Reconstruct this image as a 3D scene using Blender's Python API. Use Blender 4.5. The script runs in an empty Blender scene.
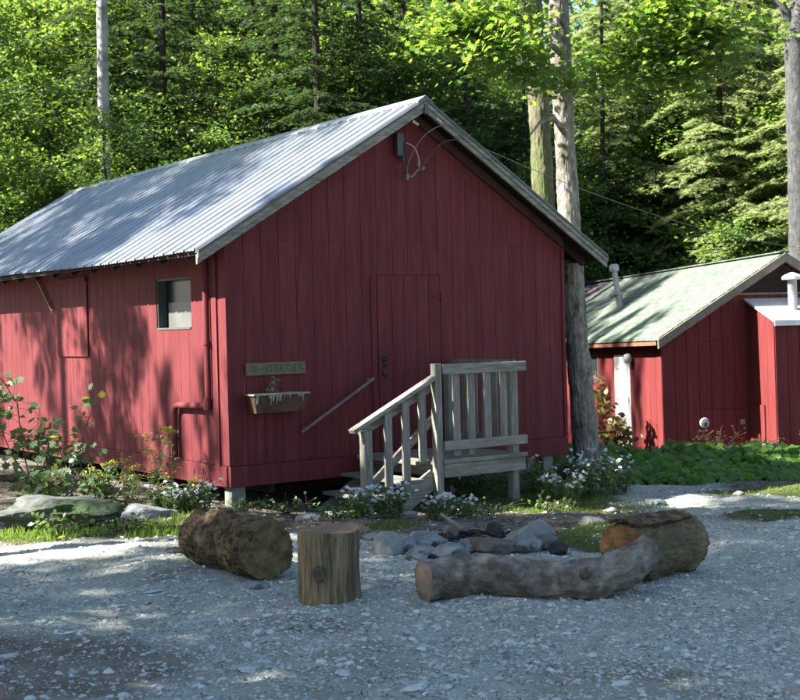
import bpy, bmesh, math, random
import numpy as np
from mathutils import Vector, noise
R = math.radians
sc = bpy.context.scene
col = sc.collection

# ------------------------------------------------------------------ camera, world, sun, exposure
cd = bpy.data.cameras.new('camera'); cam = bpy.data.objects.new('camera', cd); col.objects.link(cam)
cam.location = (0, 0, 1.70)
cam.rotation_mode = 'QUATERNION'
from mathutils import Matrix
_F = Vector((0, math.cos(R(-0.9296)), math.sin(R(-0.9296)))); _X = Vector((1, 0, 0)); _U = _X.cross(_F)
_ro = R(1.4009); _X2 = _X*math.cos(_ro) - _U*math.sin(_ro); _U2 = _U*math.cos(_ro) + _X*math.sin(_ro)
cam.rotation_quaternion = Matrix((_X2, _U2, -_F)).transposed().to_quaternion()
cd.sensor_width = 36; cd.lens = 36*1313.5/800
cd.clip_start = 0.1; cd.clip_end = 2000
cd.dof.use_dof = True; cd.dof.focus_distance = 10.5; cd.dof.aperture_fstop = 5.6
sc.camera = cam
SUN_AZ = (-0.98, -0.20); SUN_EL = 42.0
w = bpy.data.worlds.new("World"); sc.world = w; w.use_nodes = True
nt = w.node_tree; nt.nodes.clear()
sky = nt.nodes.new('ShaderNodeTexSky'); sky.sky_type = 'NISHITA'; sky.sun_disc = False
sky.sun_elevation = R(SUN_EL); sky.sun_rotation = math.atan2(SUN_AZ[0], SUN_AZ[1])
sky.air_density = 1.0; sky.dust_density = 1.0
bg = nt.nodes.new('ShaderNodeBackground'); bg.inputs[1].default_value = 0.05
ow = nt.nodes.new('ShaderNodeOutputWorld'); nt.links.new(sky.outputs[0], bg.inputs[0]); nt.links.new(bg.outputs[0], ow.inputs[0])
sd = bpy.data.lights.new('sun', 'SUN'); sun = bpy.data.objects.new('sun', sd); col.objects.link(sun)
sd.energy = 5.0; sd.angle = R(0.55); sd.color = (1.0, 0.93, 0.82)
_h = math.cos(R(SUN_EL)); _n = math.hypot(*SUN_AZ)
_s = Vector((SUN_AZ[0]/_n*_h, SUN_AZ[1]/_n*_h, math.sin(R(SUN_EL))))
sun.rotation_mode = 'QUATERNION'; sun.rotation_quaternion = _s.to_track_quat('Z', 'Y'); sun.location = _s*60
sc.view_settings.view_transform = 'Standard'; sc.view_settings.look = 'None'
sc.view_settings.exposure = 2.75; sc.view_settings.gamma = 1; sc.view_settings.use_curve_mapping = False
sc.render.engine = 'CYCLES'

# ------------------------------------------------------------------ helpers
rnd = random.Random(7); rng = np.random.default_rng(7)

def props(o, label=None, cat=None, group=None, kind=None):
    if label: o['label'] = label
    if cat: o['category'] = cat
    if group: o['group'] = group
    if kind: o['kind'] = kind
    return o

def empty(name, loc=(0, 0, 0), rz=0, **k):
    o = bpy.data.objects.new(name, None); col.objects.link(o)
    o.location = loc; o.rotation_euler = (0, 0, rz); o.empty_display_size = .2
    return props(o, **k)

class MB:
    def __init__(s): s.v = []; s.f = []
    def add(s, vs, fs):
        b = len(s.v); s.v += [tuple(v) for v in vs]; s.f += [tuple(b+i for i in f) for f in fs]
    def box(s, x0, x1, y0, y1, z0, z1):
        s.add([(x0,y0,z0),(x1,y0,z0),(x1,y1,z0),(x0,y1,z0),(x0,y0,z1),(x1,y0,z1),(x1,y1,z1),(x0,y1,z1)],
              [(3,2,1,0),(4,5,6,7),(0,1,5,4),(1,2,6,5),(2,3,7,6),(3,0,4,7)])
    def bar(s, a, b, wd, ht, up=(0, 0, 1), side=None):
        a = Vector(a); b = Vector(b); d = (b-a).normalized()
        sd_ = Vector(side) if side else d.cross(Vector(up)).normalized()
        u = sd_.cross(d).normalized(); sd_ = sd_*wd/2; u = u*ht/2
        vs = [a-sd_-u, a+sd_-u, a+sd_+u, a-sd_+u, b-sd_-u, b+sd_-u, b+sd_+u, b-sd_+u]
        s.add(vs, [(0,1,2,3),(7,6,5,4),(0,4,5,1),(1,5,6,2),(2,6,7,3),(3,7,4,0)])
    def tube(s, pts, rad, seg=10, cap=True, ns=0.0, nf=3.0, seed=0.0, fis=0.0):
        pts = [Vector(p) for p in pts]; n = len(pts); rings = []; ref = None
        run = 0.0
        for i, p in enumerate(pts):
            if i: run += (p-pts[i-1]).length
            d = (pts[min(i+1, n-1)] - pts[max(i-1, 0)]).normalized()
            if ref is None:
                ref = d.cross(Vector((0.13, 0.31, 1))) if abs(d.z) < .9 else d.cross(Vector((1, 0.1, 0)))
            ref = (ref - d*ref.dot(d)).normalized(); q = d.cross(ref)
            r = rad[i] if hasattr(rad, '__len__') else rad
            ring = []
            for k in range(seg):
                a = 2*math.pi*k/seg; dr = ref*math.cos(a) + q*math.sin(a)
                rr = r
                if ns:
                    pp = (p + dr*r)*nf + Vector((seed, seed*1.7, 0))
                    rr = r*(1 + ns*noise.noise(pp) + ns*.5*noise.noise(pp*2.7))
                if fis:
                    q3 = Vector((math.cos(a)*r*42, math.sin(a)*r*42, run*7+seed)); rr += fis*(abs(noise.noise(q3))*2-.5) + fis*.5*noise.noise(Vector((math.cos(a)*r*90, math.sin(a)*r*90, run*26)))
                ring.append(p + dr*rr)
            rings.append(ring)
        vs = [v for r_ in rings for v in r_]
        fs = [(i*seg+k, i*seg+(k+1) % seg, (i+1)*seg+(k+1) % seg, (i+1)*seg+k) for i in range(n-1) for k in range(seg)]
        if cap: fs += [tuple(range(seg-1, -1, -1)), tuple((n-1)*seg+k for k in range(seg))]
        s.add(vs, fs)
        return rings
    def build(s, name, m, parent=None, smooth=False, bevel=0, **k):
        me = bpy.data.meshes.new(name); me.from_pydata(s.v, [], s.f)
        bm = bmesh.new(); bm.from_mesh(me); bmesh.ops.recalc_face_normals(bm, faces=bm.faces); bm.to_mesh(me); bm.free()
        me.materials.append(m)
        if smooth: me.polygons.foreach_set('use_smooth', [True]*len(me.polygons))
        o = bpy.data.objects.new(name, me); col.objects.link(o)
        if parent is not None: o.parent = parent
        if bevel:
            b = o.modifiers.new('bevel', 'BEVEL'); b.width = bevel; b.segments = 2; b.limit_method = 'ANGLE'
        return props(o, **k)

def np_mesh(name, V, nper, faces, m, parent=None, smooth=False, **k):
    """V (N,nv,3) blocks of identical topology"""
    N = V.shape[0]; nv = V.shape[1]
    me = bpy.data.meshes.new(name)
    me.vertices.add(N*nv); me.vertices.foreach_set('co', V.reshape(-1).astype(np.float32))
    base = (np.arange(N)*nv)[:, None]
    idx = np.concatenate([np.array(f) for f in faces]); tot = np.array([len(f) for f in faces])
    loops = (base + idx[None, :]).reshape(-1)
    me.loops.add(len(loops)); me.loops.foreach_set('vertex_index', loops.astype(np.int32))
    allt = np.tile(tot, N); st = np.concatenate([[0], np.cumsum(allt)[:-1]])
    me.polygons.add(len(allt)); me.polygons.foreach_set('loop_start', st.astype(np.int32))
    if smooth: me.polygons.foreach_set('use_smooth', np.ones(len(allt), bool))
    me.update(calc_edges=True); me.validate()
    me.materials.append(m)
    o = bpy.data.objects.new(name, me); col.objects.link(o)
    if parent is not None: o.parent = parent
    return props(o, **k)

def unit(a): return a/np.maximum(np.linalg.norm(a, axis=-1, keepdims=True), 1e-9)

LEAF4 = (np.array([(0,-.5,0),(.30,-.02,.07),(0,.5,-.03),(-.30,-.02,.07)]), [(0,1,2,3)])
NEEDLE = (np.array([(0,-.5,0),(.11,0,.02),(0,.5,-.06),(-.11,0,.02)]), [(0,1,2,3)])
_ml = [(0,-.5),(.06,-.28),(.30,-.34),(.22,-.16),(.5,-.02),(.30,.06),(.34,.28),(.13,.20),(0,.52),(-.13,.20),(-.34,.28),(-.30,.06),(-.5,-.02),(-.22,-.16),(-.30,-.34),(-.06,-.28)]
MAPLE = (np.array([(x, y, -.18*(x*x)+.0) for x, y in _ml]), [tuple(range(16))])
ROUND = (np.array([(.5*math.cos(a)*(1 if k else .7), .5*math.sin(a)*(1 if k else .7), .10*math.cos(2*a)) for k, a in enumerate([math.pi*2*j/8 for j in range(8)])]), [tuple(range(8))])
BLADE = (np.array([(-.04,0,0),(.04,0,0),(.03,.55,.08),(0,1,.28),(-.03,.55,.08)]), [(0,1,2,3,4)])

def leaves(name, C, N, S, tpl, m, parent=None, T=None, g=None, **k):
    g = g or rng
    N = unit(N); n = len(C)
    if T is None: T = g.normal(size=(n, 3))
    t2 = unit(T - (T*N).sum(1, keepdims=True)*N); t1 = np.cross(t2, N)
    P = tpl[0]
    V = C[:, None] + S[:, None, None]*(P[None, :, 0:1]*t1[:, None] + P[None, :, 1:2]*t2[:, None] + P[None, :, 2:3]*N[:, None])
    return np_mesh(name, V, len(P), tpl[1], m, parent, **k)

def dup(root, loc, rz=0, scale=1, label=None, group=None, tilt=0):
    r = root.copy(); col.objects.link(r); r.location = loc; r.rotation_euler = (tilt, 0, rz)
    r.scale = (scale,)*3 if not hasattr(scale, '__len__') else scale
    if label: r['label'] = label
    if group: r['group'] = group
    for ch in list(root.children):
        c = ch.copy(); col.objects.link(c); c.parent = r
        for gch in list(ch.children):
            d = gch.copy(); col.objects.link(d); d.parent = c
    return r

# ------------------------------------------------------------------ materials
def mat(name, c1, c2=None, rough=.8, scale=5, bump=.0, bscale=30, stretch=(1,1,1), metallic=0, detail=6, c3=None, s3=1.2, t3=(.52,.62), spec=.3, obj=False, bdist=.02, contrast=(.35,.65)):
    m = bpy.data.materials.new(name); m.use_nodes = True; n = m.node_tree.nodes; l = m.node_tree.links
    b = n['Principled BSDF']; b.inputs['Roughness'].default_value = rough; b.inputs['Metallic'].default_value = metallic
    b.inputs['Specular IOR Level'].default_value = spec
    tc = n.new('ShaderNodeTexCoord'); mp = n.new('ShaderNodeMapping'); mp.inputs['Scale'].default_value = stretch
    l.new(tc.outputs['Object'], mp.inputs[0])
    if c2 is None: c2 = c1
    nz = n.new('ShaderNodeTexNoise'); nz.inputs['Scale'].default_value = scale; nz.inputs['Detail'].default_value = detail; nz.inputs['Roughness'].default_value = .65
    l.new(mp.outputs[0], nz.inputs['Vector'])
    rp = n.new('ShaderNodeValToRGB'); rp.color_ramp.elements[0].position = contrast[0]; rp.color_ramp.elements[1].position = contrast[1]
    rp.color_ramp.elements[0].color = (*c1, 1); rp.color_ramp.elements[1].color = (*c2, 1)
    l.new(nz.outputs[0], rp.inputs[0]); out = rp.outputs[0]
    if c3 is not None:
        n3 = n.new('ShaderNodeTexNoise'); n3.inputs['Scale'].default_value = s3; n3.inputs['Detail'].default_value = 8; n3.inputs['Roughness'].default_value = .7
        l.new(mp.outputs[0], n3.inputs['Vector'])
        r3 = n.new('ShaderNodeValToRGB'); r3.color_ramp.elements[0].position = t3[0]; r3.color_ramp.elements[1].position = t3[1]
        l.new(n3.outputs[0], r3.inputs[0])
        mx = n.new('ShaderNodeMix'); mx.data_type = 'RGBA'; mx.inputs['B'].default_value = (*c3, 1)
        l.new(r3.outputs[0], mx.inputs['Factor']); l.new(out, mx.inputs['A']); out = mx.outputs['Result']
    if name in ('red_paint', 'red_paint_far', 'weathered_wood', 'weathered_wood_x', 'weathered_wood_y'):
        gi = n.new('ShaderNodeNewGeometry'); mr = n.new('ShaderNodeMapRange'); mr.inputs['To Min'].default_value = .94; mr.inputs['To Max'].default_value = 1.05
        l.new(gi.outputs['Random Per Island'], mr.inputs['Value']); mv = n.new('ShaderNodeMix'); mv.data_type = 'RGBA'; mv.blend_type = 'MULTIPLY'; mv.inputs['Factor'].default_value = 1
        l.new(out, mv.inputs['A']); l.new(mr.outputs[0], mv.inputs['B']); out = mv.outputs['Result']
    l.new(out, b.inputs['Base Color'])
    if bump:
        nb = n.new('ShaderNodeTexNoise'); nb.inputs['Scale'].default_value = bscale; nb.inputs['Detail'].default_value = 8; nb.inputs['Roughness'].default_value = .7
        l.new(mp.outputs[0], nb.inputs['Vector'])
        bp = n.new('ShaderNodeBump'); bp.inputs['Strength'].default_value = bump; bp.inputs['Distance'].default_value = bdist
        l.new(nb.outputs[0], bp.inputs['Height']); l.new(bp.outputs[0], b.inputs['Normal'])
    return m

def leafmat(name, c1, c2, t1, t2, tr=.45, rough=.45, extra=None):
    m = bpy.data.materials.new(name); m.use_nodes = True; n = m.node_tree.nodes; l = m.node_tree.links
    b = n['Principled BSDF']; b.inputs['Roughness'].default_value = rough; b.inputs['Specular IOR Level'].default_value = .35
    g = n.new('ShaderNodeNewGeometry'); rp = n.new('ShaderNodeValToRGB')
    rp.color_ramp.elements[0].color = (*c1, 1); rp.color_ramp.elements[1].color = (*c2, 1)
    if extra:
        e = rp.color_ramp.elements.new(.965); e.color = (*c2, 1); rp.color_ramp.elements[2].position = .985; rp.color_ramp.elements[2].color = (*extra, 1)
    l.new(g.outputs['Random Per Island'], rp.inputs[0]); l.new(rp.outputs[0], b.inputs['Base Color'])
    r2 = n.new('ShaderNodeValToRGB'); r2.color_ramp.elements[0].color = (*t1, 1); r2.color_ramp.elements[1].color = (*t2, 1)
    l.new(g.outputs['Random Per Island'], r2.inputs[0])
    tl = n.new('ShaderNodeBsdfTranslucent'); l.new(r2.outputs[0], tl.inputs[0])
    mx = n.new('ShaderNodeMixShader'); mx.inputs[0].default_value = tr
    l.new(b.outputs[0], mx.inputs[1]); l.new(tl.outputs[0], mx.inputs[2])
    l.new(mx.outputs[0], n['Material Output'].inputs[0])
    return m

M = {}
M['red'] = mat('red_paint', (.080,.016,.020), (.114,.025,.029), .68, 3, .35, 60, (6,6,.5), spec=.12, c3=(.145,.036,.038), s3=1.6, t3=(.56,.78), bdist=.004)
M['red_far'] = mat('red_paint_far', (.092,.017,.019), (.130,.027,.028), .7, 3, .25, 50, (6,6,.5), spec=.12, c3=(.10,.02,.02), s3=1.0, t3=(.5,.7), bdist=.004)
M['groove'] = mat('groove_red', (.07,.016,.019), (.09,.021,.024), .85, 6)
M['grey_wood'] = mat('weathered_wood', (.115,.11,.095), (.25,.24,.21), .85, 4, .5, 40, (9,9,.9), c3=(.085,.095,.07), s3=1.4, t3=(.5,.68), bdist=.006)
M['grey_wood_x'] = mat('weathered_wood_x', (.115,.11,.095), (.25,.24,.21), .85, 4, .5, 40, (.9,9,9), c3=(.085,.095,.07), s3=1.4, t3=(.5,.68), bdist=.006)
M['grey_wood_y'] = mat('weathered_wood_y', (.09,.09,.085), (.18,.18,.165), .85, 4, .5, 40, (9,.9,9), c3=(.11,.12,.09), s3=1.4, t3=(.5,.68), bdist=.006)
M['metal_roof'] = mat('galvanised_steel', (.25,.28,.33), (.34,.37,.42), .36, 2.2, .06, 14, (1,1,1), metallic=.5, spec=.5, c3=(.19,.19,.20), s3=.9, t3=(.58,.75), bdist=.01)
M['dark_trim'] = mat('dark_metal_edge', (.04,.05,.05), (.07,.075,.075), .6, 8)
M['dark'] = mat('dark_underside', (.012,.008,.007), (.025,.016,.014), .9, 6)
M['soffit'] = mat('soffit_wood', (.035,.018,.015), (.06,.03,.025), .9, 4, .2, 30, (6,1,1))
M['concrete'] = mat('post_stone', (.13,.145,.125), (.22,.23,.20), .9, 9, .4, 30)
M['pane'] = mat('window_board', (.06,.064,.06), (.10,.105,.10), .35, 3, spec=.5)
M['white'] = mat('white_paint', (.48,.49,.48), (.62,.62,.60), .6, 6, .1, 40)
M['iron'] = mat('dark_iron', (.02,.02,.022), (.05,.045,.045), .5, 12, metallic=.6)
M['green_roof'] = mat('green_roofing', (.045,.072,.055), (.125,.15,.122), .85, 7, .6, 60, (1,1,1), c3=(.12,.12,.10), s3=.9, t3=(.55,.7), bdist=.01)
M['brown_roof'] = mat('brown_roofing', (.06,.05,.065), (.12,.10,.11), .8, 5, .3, 50)
M['rust'] = mat('rusty_edge', (.13,.05,.03), (.22,.09,.05), .8, 10, .2, 40)
M['galv'] = mat('vent_pipe', (.22,.23,.24), (.34,.34,.34), .45, 5, metallic=.4)
M['sign'] = mat('mossy_sign_board', (.085,.070,.04), (.17,.14,.09), .9, 9, .4, 40, (1,4,4), c3=(.09,.12,.075), s3=2.5, t3=(.5,.6))
M['letter'] = mat('faded_letter', (.05,.06,.035), (.085,.09,.055), .9, 12)
M['planter'] = mat('brown_planter', (.04,.022,.015), (.085,.045,.028), .8, 8, .2, 30)
M['peel'] = mat('peeling_rim', (.16,.16,.125), (.27,.26,.21), .9, 20, .3, 40)
M['soil'] = mat('soil', (.05,.035,.025), (.10,.07,.05), .95, 20, .6, 60)
M['cable'] = mat('cable', (.10,.10,.10), (.16,.16,.15), .6, 5)
M['orange_cable'] = mat('pinkish_cable', (.40,.22,.18), (.5,.3,.25), .6, 5)
M['stone_blue'] = mat('blue_grey_stone', (.085,.098,.10), (.25,.275,.28), .85, 5, .8, 16, c3=(.045,.042,.04), s3=3, t3=(.56,.64))
M['stone_pale'] = mat('pale_stone', (.12,.13,.12), (.26,.265,.25), .85, 4, .6, 18, c3=(.20,.21,.19), s3=3, t3=(.52,.66))
M['stone_brown'] = mat('brown_stone', (.075,.06,.05), (.17,.145,.12), .85, 5, .6, 18, c3=(.06,.06,.06), s3=3, t3=(.52,.62))
M['stone_char'] = mat('charred_stone', (.015,.014,.014), (.05,.045,.045), .9, 6, .6, 18)
M['boulder'] = mat('lichen_boulder', (.045,.052,.05), (.13,.14,.135), .9, 3, .9, 12, c3=(.04,.065,.025), s3=2.2, t3=(.48,.58))
M['bark_log'] = mat('old_log_bark', (.032,.023,.015), (.24,.165,.085), .9, 14, 1.0, 45, (1,1,1), c3=(.34,.27,.16), s3=4.2, t3=(.56,.66), bdist=.05, contrast=(.40,.66))
M['cut_dark'] = mat('mossy_cut_face', (.045,.033,.014), (.19,.145,.06), .9, 9, .6, 30)
M['stump'] = mat('stump_wood', (.085,.06,.032), (.28,.215,.13), .85, 9, 1.0, 40, (6,6,.45), c3=(.06,.055,.03), s3=1.5, t3=(.5,.66), bdist=.01)
M['stump_top'] = mat('stump_top_wood', (.13,.085,.05), (.22,.155,.10), .85, 6, .4, 40)
M['bark_grey'] = mat('smooth_grey_bark', (.10,.088,.075), (.34,.32,.28), .85, 13, 1.0, 45, (1,1,1), c3=(.085,.065,.048), s3=5, t3=(.42,.62), bdist=.02, contrast=(.34,.68))
M['cut_pale'] = mat('pale_cut_wood', (.18,.125,.08), (.28,.21,.15), .85, 9, .3, 30)
M['cut_orange'] = mat('orange_rotten_wood', (.085,.042,.018), (.25,.135,.055), .9, 7, .8, 30, c3=(.10,.05,.02), s3=4, t3=(.52,.64))
M['bark_moss'] = mat('mossy_brown_bark', (.06,.048,.026), (.20,.17,.10), .9, 12, 1.0, 40, c3=(.035,.05,.018), s3=3, t3=(.5,.64), bdist=.02)
M['trunk_pale'] = mat('pale_maple_bark', (.10,.09,.075), (.29,.27,.235), .9, 8, 1.0, 20, (2,2,.9), c3=(.055,.06,.03), s3=2.6, t3=(.52,.62), bdist=.03)
M['trunk_moss'] = mat('mossy_trunk_bark', (.05,.045,.03), (.17,.155,.115), .9, 8, 1.0, 18, (2,2,.9), c3=(.08,.11,.03), s3=1.6, t3=(.46,.60), bdist=.03)
M['trunk_dark'] = mat('dark_conifer_bark', (.014,.012,.010), (.042,.035,.03), .95, 5, .9, 12, (4,4,.8), bdist=.03)
M['birch'] = mat('birch_bark', (.13,.14,.14), (.29,.30,.29), .8, 4, .4, 14, (1,1,1.6), c3=(.10,.10,.095), s3=2.2, t3=(.54,.62))
M['trunk_grey'] = mat('grey_blotched_bark', (.03,.032,.034), (.08,.083,.085), .9, 7, .9, 14, (2,2,1), c3=(.12,.12,.117), s3=3, t3=(.58,.66), bdist=.03)
M['stem'] = mat('plant_stem', (.09,.10,.04), (.16,.12,.07), .8, 8)
M['stem_red'] = mat('sapling_stem', (.06,.04,.03), (.10,.07,.05), .8, 8)

M['leaf_mid'] = leafmat('broadleaf_green', (.032,.075,.022), (.085,.15,.045), (.10,.22,.03), (.24,.36,.06), .45)
M['leaf_bright'] = leafmat('bright_understory_leaf', (.03,.075,.02), (.085,.15,.042), (.12,.25,.03), (.31,.42,.065), .48)
M['leaf_maple'] = leafmat('maple_leaf', (.03,.08,.022), (.075,.14,.03), (.15,.30,.03), (.31,.42,.05), .48)
M['leaf_sap'] = leafmat('sapling_leaf', (.035,.085,.04), (.08,.14,.05), (.14,.24,.03), (.30,.36,.04), .4)
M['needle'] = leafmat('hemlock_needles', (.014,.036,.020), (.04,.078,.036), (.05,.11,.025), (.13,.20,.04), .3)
M['needle_sunlit'] = leafmat('sunlit_hemlock_needles', (.10,.15,.06), (.24,.29,.14), (.20,.30,.08), (.38,.44,.17), .42, extra=(.22,.13,.09))  # hemlock needles again, sunlight put into a paler colour; odd dead brown shoots
M['leaf_cover'] = leafmat('ground_cover_leaf', (.03,.09,.018), (.10,.20,.035), (.14,.28,.03), (.28,.42,.05), .4)
M['leaf_aster'] = leafmat('aster_leaf', (.045,.10,.035), (.095,.165,.055), (.11,.20,.03), (.18,.28,.04), .35)
M['petal'] = leafmat('white_petal', (.42,.44,.46), (.60,.60,.60), (.5,.5,.5), (.6,.6,.6), .3)
M['gold'] = leafmat('goldenrod_flower', (.17,.18,.02), (.30,.27,.03), (.2,.2,.02), (.28,.26,.03), .3)
M['grass'] = leafmat('grass_blade', (.06,.13,.02), (.16,.23,.05), (.14,.28,.02), (.26,.38,.05), .4)
M['leaf_red'] = leafmat('red_green_vine_leaf', (.09,.03,.025), (.10,.13,.03), (.25,.06,.03), (.28,.36,.05), .45)
M['litter'] = leafmat('dead_leaf', (.05,.03,.02), (.17,.11,.075), (.1,.05,.02), (.2,.12,.05), .15, .8)
M['pebble'] = mat('slate_pebble', (.2,.2,.2), rough=.85)

def islandmat(name, stops, rough=.85, bump=.0, bscale=60):
    m = bpy.data.materials.new(name); m.use_nodes = True; n = m.node_tree.nodes; l = m.node_tree.links
    b = n['Principled BSDF']; b.inputs['Roughness'].default_value = rough; b.inputs['Specular IOR Level'].default_value = .35
    g = n.new('ShaderNodeNewGeometry'); rp = n.new('ShaderNodeValToRGB')
    els = rp.color_ramp.elements; els[0].position = stops[0][0]; els[0].color = (*stops[0][1], 1); els[1].position = stops[-1][0]; els[1].color = (*stops[-1][1], 1)
    for p, c in stops[1:-1]: e = els.new(p); e.color = (*c, 1)
    l.new(g.outputs['Random Per Island'], rp.inputs[0])
    tc = n.new('ShaderNodeTexCoord'); nz = n.new('ShaderNodeTexNoise'); nz.inputs['Scale'].default_value = bscale; nz.inputs['Detail'].default_value = 5
    l.new(tc.outputs['Object'], nz.inputs['Vector'])
    mx = n.new('ShaderNodeMix'); mx.data_type = 'RGBA'; mx.blend_type = 'OVERLAY'; mx.inputs['Factor'].default_value = .6
    l.new(rp.outputs[0], mx.inputs['A']); l.new(nz.outputs['Color'], mx.inputs['B'])
    bw = n.new('ShaderNodeRGBToBW'); l.new(nz.outputs['Color'], bw.inputs[0]); l.new(bw.outputs[0], mx.inputs['B'])
    l.new(mx.outputs['Result'], b.inputs['Base Color'])
    bp = n.new('ShaderNodeBump'); bp.inputs['Strength'].default_value = bump; bp.inputs['Distance'].default_value = .005
    l.new(nz.outputs[0], bp.inputs['Height']); l.new(bp.outputs[0], b.inputs['Normal'])
    return m
M['pebble'] = islandmat('slate_pebble', [(0, (.13,.15,.135)), (.25, (.25,.28,.26)), (.6, (.37,.405,.375)), (.85, (.44,.47,.44)), (.93, (.22,.18,.13)), (1, (.50,.52,.48))], .8, .5, 40)
M['slab'] = islandmat('slate_flake', [(0, (.30,.335,.315)), (.5, (.40,.435,.415)), (1, (.48,.51,.485))], .75, .5, 25)

# ------------------------------------------------------------------ terrain
def sstep(a, b, x):
    t = np.clip((x-a)/(b-a), 0, 1); return t*t*(3-2*t)
def gh(x, y):
    x = np.asarray(x, float); y = np.asarray(y, float)
    z = -.14*sstep(11.6, 12.9, y)*sstep(-1.7, -.8, x)
    z = z - .38*sstep(13.5, 20, y)*sstep(-1.0, 3.5, x)
    z = z + .010*np.sin(x*17+3*np.sin(y*3))*np.cos(y*15+2*np.sin(x*4))*sstep(4, 6, y) + .03*np.sin(x*1.3+.5)*np.cos(y*.9)*sstep(3, 6, y) + .012*np.sin(x*4.1+y*2.3) + .008*np.sin(x*7.3-y*5.1+1)
    z = z + .10*sstep(-2.2, -5, x)*sstep(11.5, 13, y)*(1-sstep(14.5, 18, y))
    z = z + 13*sstep(30, 110, y) + .035*np.clip(y-26, 0, 60)
    return z
def gz(x, y): return float(gh(x, y))

xs = np.concatenate([[-400,-250,-150,-90,-60,-45,-35,-28,-22,-17,-13,-10.5,-8.5,-7.2], np.arange(-6.4, 7.0, .07), [7.2,8,9.5,11,13,16,20,25,32,42,60,90,150,250,400]])
ys = np.concatenate([[-200,-100,-50,-25,-12,-6,-2,1,3], np.arange(4.2, 18.5, .07), np.arange(18.7, 30, .5), [31,33,36,40,45,50,56,63,71,80,90,100,115,140,180,250,400,600]])
XX, YY = np.meshgrid(xs, ys); ZZ = gh(XX, YY)

def ell(x, y, cx, cy, rx, ry): return 1-((x-cx)/rx)**2-((y-cy)/ry)**2
def wob(x, y): return .35*np.sin(x*3.1+y*1.7)+.25*np.sin(x*6.7-y*5.3+2)+.2*np.sin(y*11.3+x*8.1)
GRASS_PATCH = [(-2.25, 11.35, 1.35, .62), (1.65, 10.55, .55, .75), (3.5, 11.2, .8, .38), (4.9, 14.3, 1.7, .6), (1.75, 13.0, 1.0, 1.0), (-3.9, 11.2, .9, .35), (1.35, 14.3, .8, .7), (-.1, 11.35, .25, .25)]
def grass_w(x, y):
    g = np.full(np.shape(x), -9.)
    for p in GRASS_PATCH: g = np.maximum(g, ell(x, y, *p))
    return g + .25*wob(x, y)
def gravel_w(x, y):
    """> 0 on the gravel drive and the path"""
    a = 10.95 + .12*wob(x, y) - y                                     # drive in front
    a = a + .9*sstep(2.0, 3.2, x)*3.5                                 # opens to the right
    p = .95 - np.abs(x - (2.95 - .06*(y-14))) + .12*wob(x, y)         # path going back
    p = np.where(y > 16.2, -1, p)
    g = np.maximum(np.minimum(a, 9), np.where(y > 10, p, -1))
    for q in GRASS_PATCH[1:4]: g = np.minimum(g, -(ell(x, y, *q)+.1*wob(x, y))+.15)
    return g

def add_attr(me, name, vals):
    a = me.attributes.new(name, 'FLOAT', 'POINT'); a.data.foreach_set('value', vals.astype(np.float32))

def grid_mesh(name, keep, dz, m, **k):
    ny, nx = XX.shape
    P = np.stack([XX, YY, ZZ+dz], -1).reshape(-1, 3)
    i = np.arange(nx-1)[None, :] + nx*np.arange(ny-1)[:, None]
    q = np.stack([i, i+1, i+nx+1, i+nx], -1).reshape(-1, 4)
    if keep is not None:
        q = q[keep.reshape(-1)]
        used = np.unique(q); mp_ = -np.ones(len(P), int); mp_[used] = np.arange(len(used)); P = P[used]; q = mp_[q]
    me = bpy.data.meshes.new(name); me.vertices.add(len(P)); me.vertices.foreach_set('co', P.reshape(-1).astype(np.float32))
    me.loops.add(q.size); me.loops.foreach_set('vertex_index', q.reshape(-1).astype(np.int32))
    me.polygons.add(len(q)); me.polygons.foreach_set('loop_start', (np.arange(len(q))*4).astype(np.int32))
    me.polygons.foreach_set('use_smooth', np.ones(len(q), bool)); me.update(calc_edges=True)
    add_attr(me, 'grassy', np.clip(grass_w(P[:, 0], P[:, 1])*1.6+.4, 0, 1))
    edge = sstep(-.05, .45, gravel_w(P[:, 0], P[:, 1])); add_attr(me, 'stony', edge)
    add_attr(me, 'muddy', sstep(-.3, .5, ell(P[:, 0], P[:, 1], -2.25, 6.75, 1.15, .85)+.3*wob(P[:, 0], P[:, 1])))
    me.materials.append(m); o = bpy.data.objects.new(name, me); col.objects.link(o); return props(o, **k)

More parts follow.
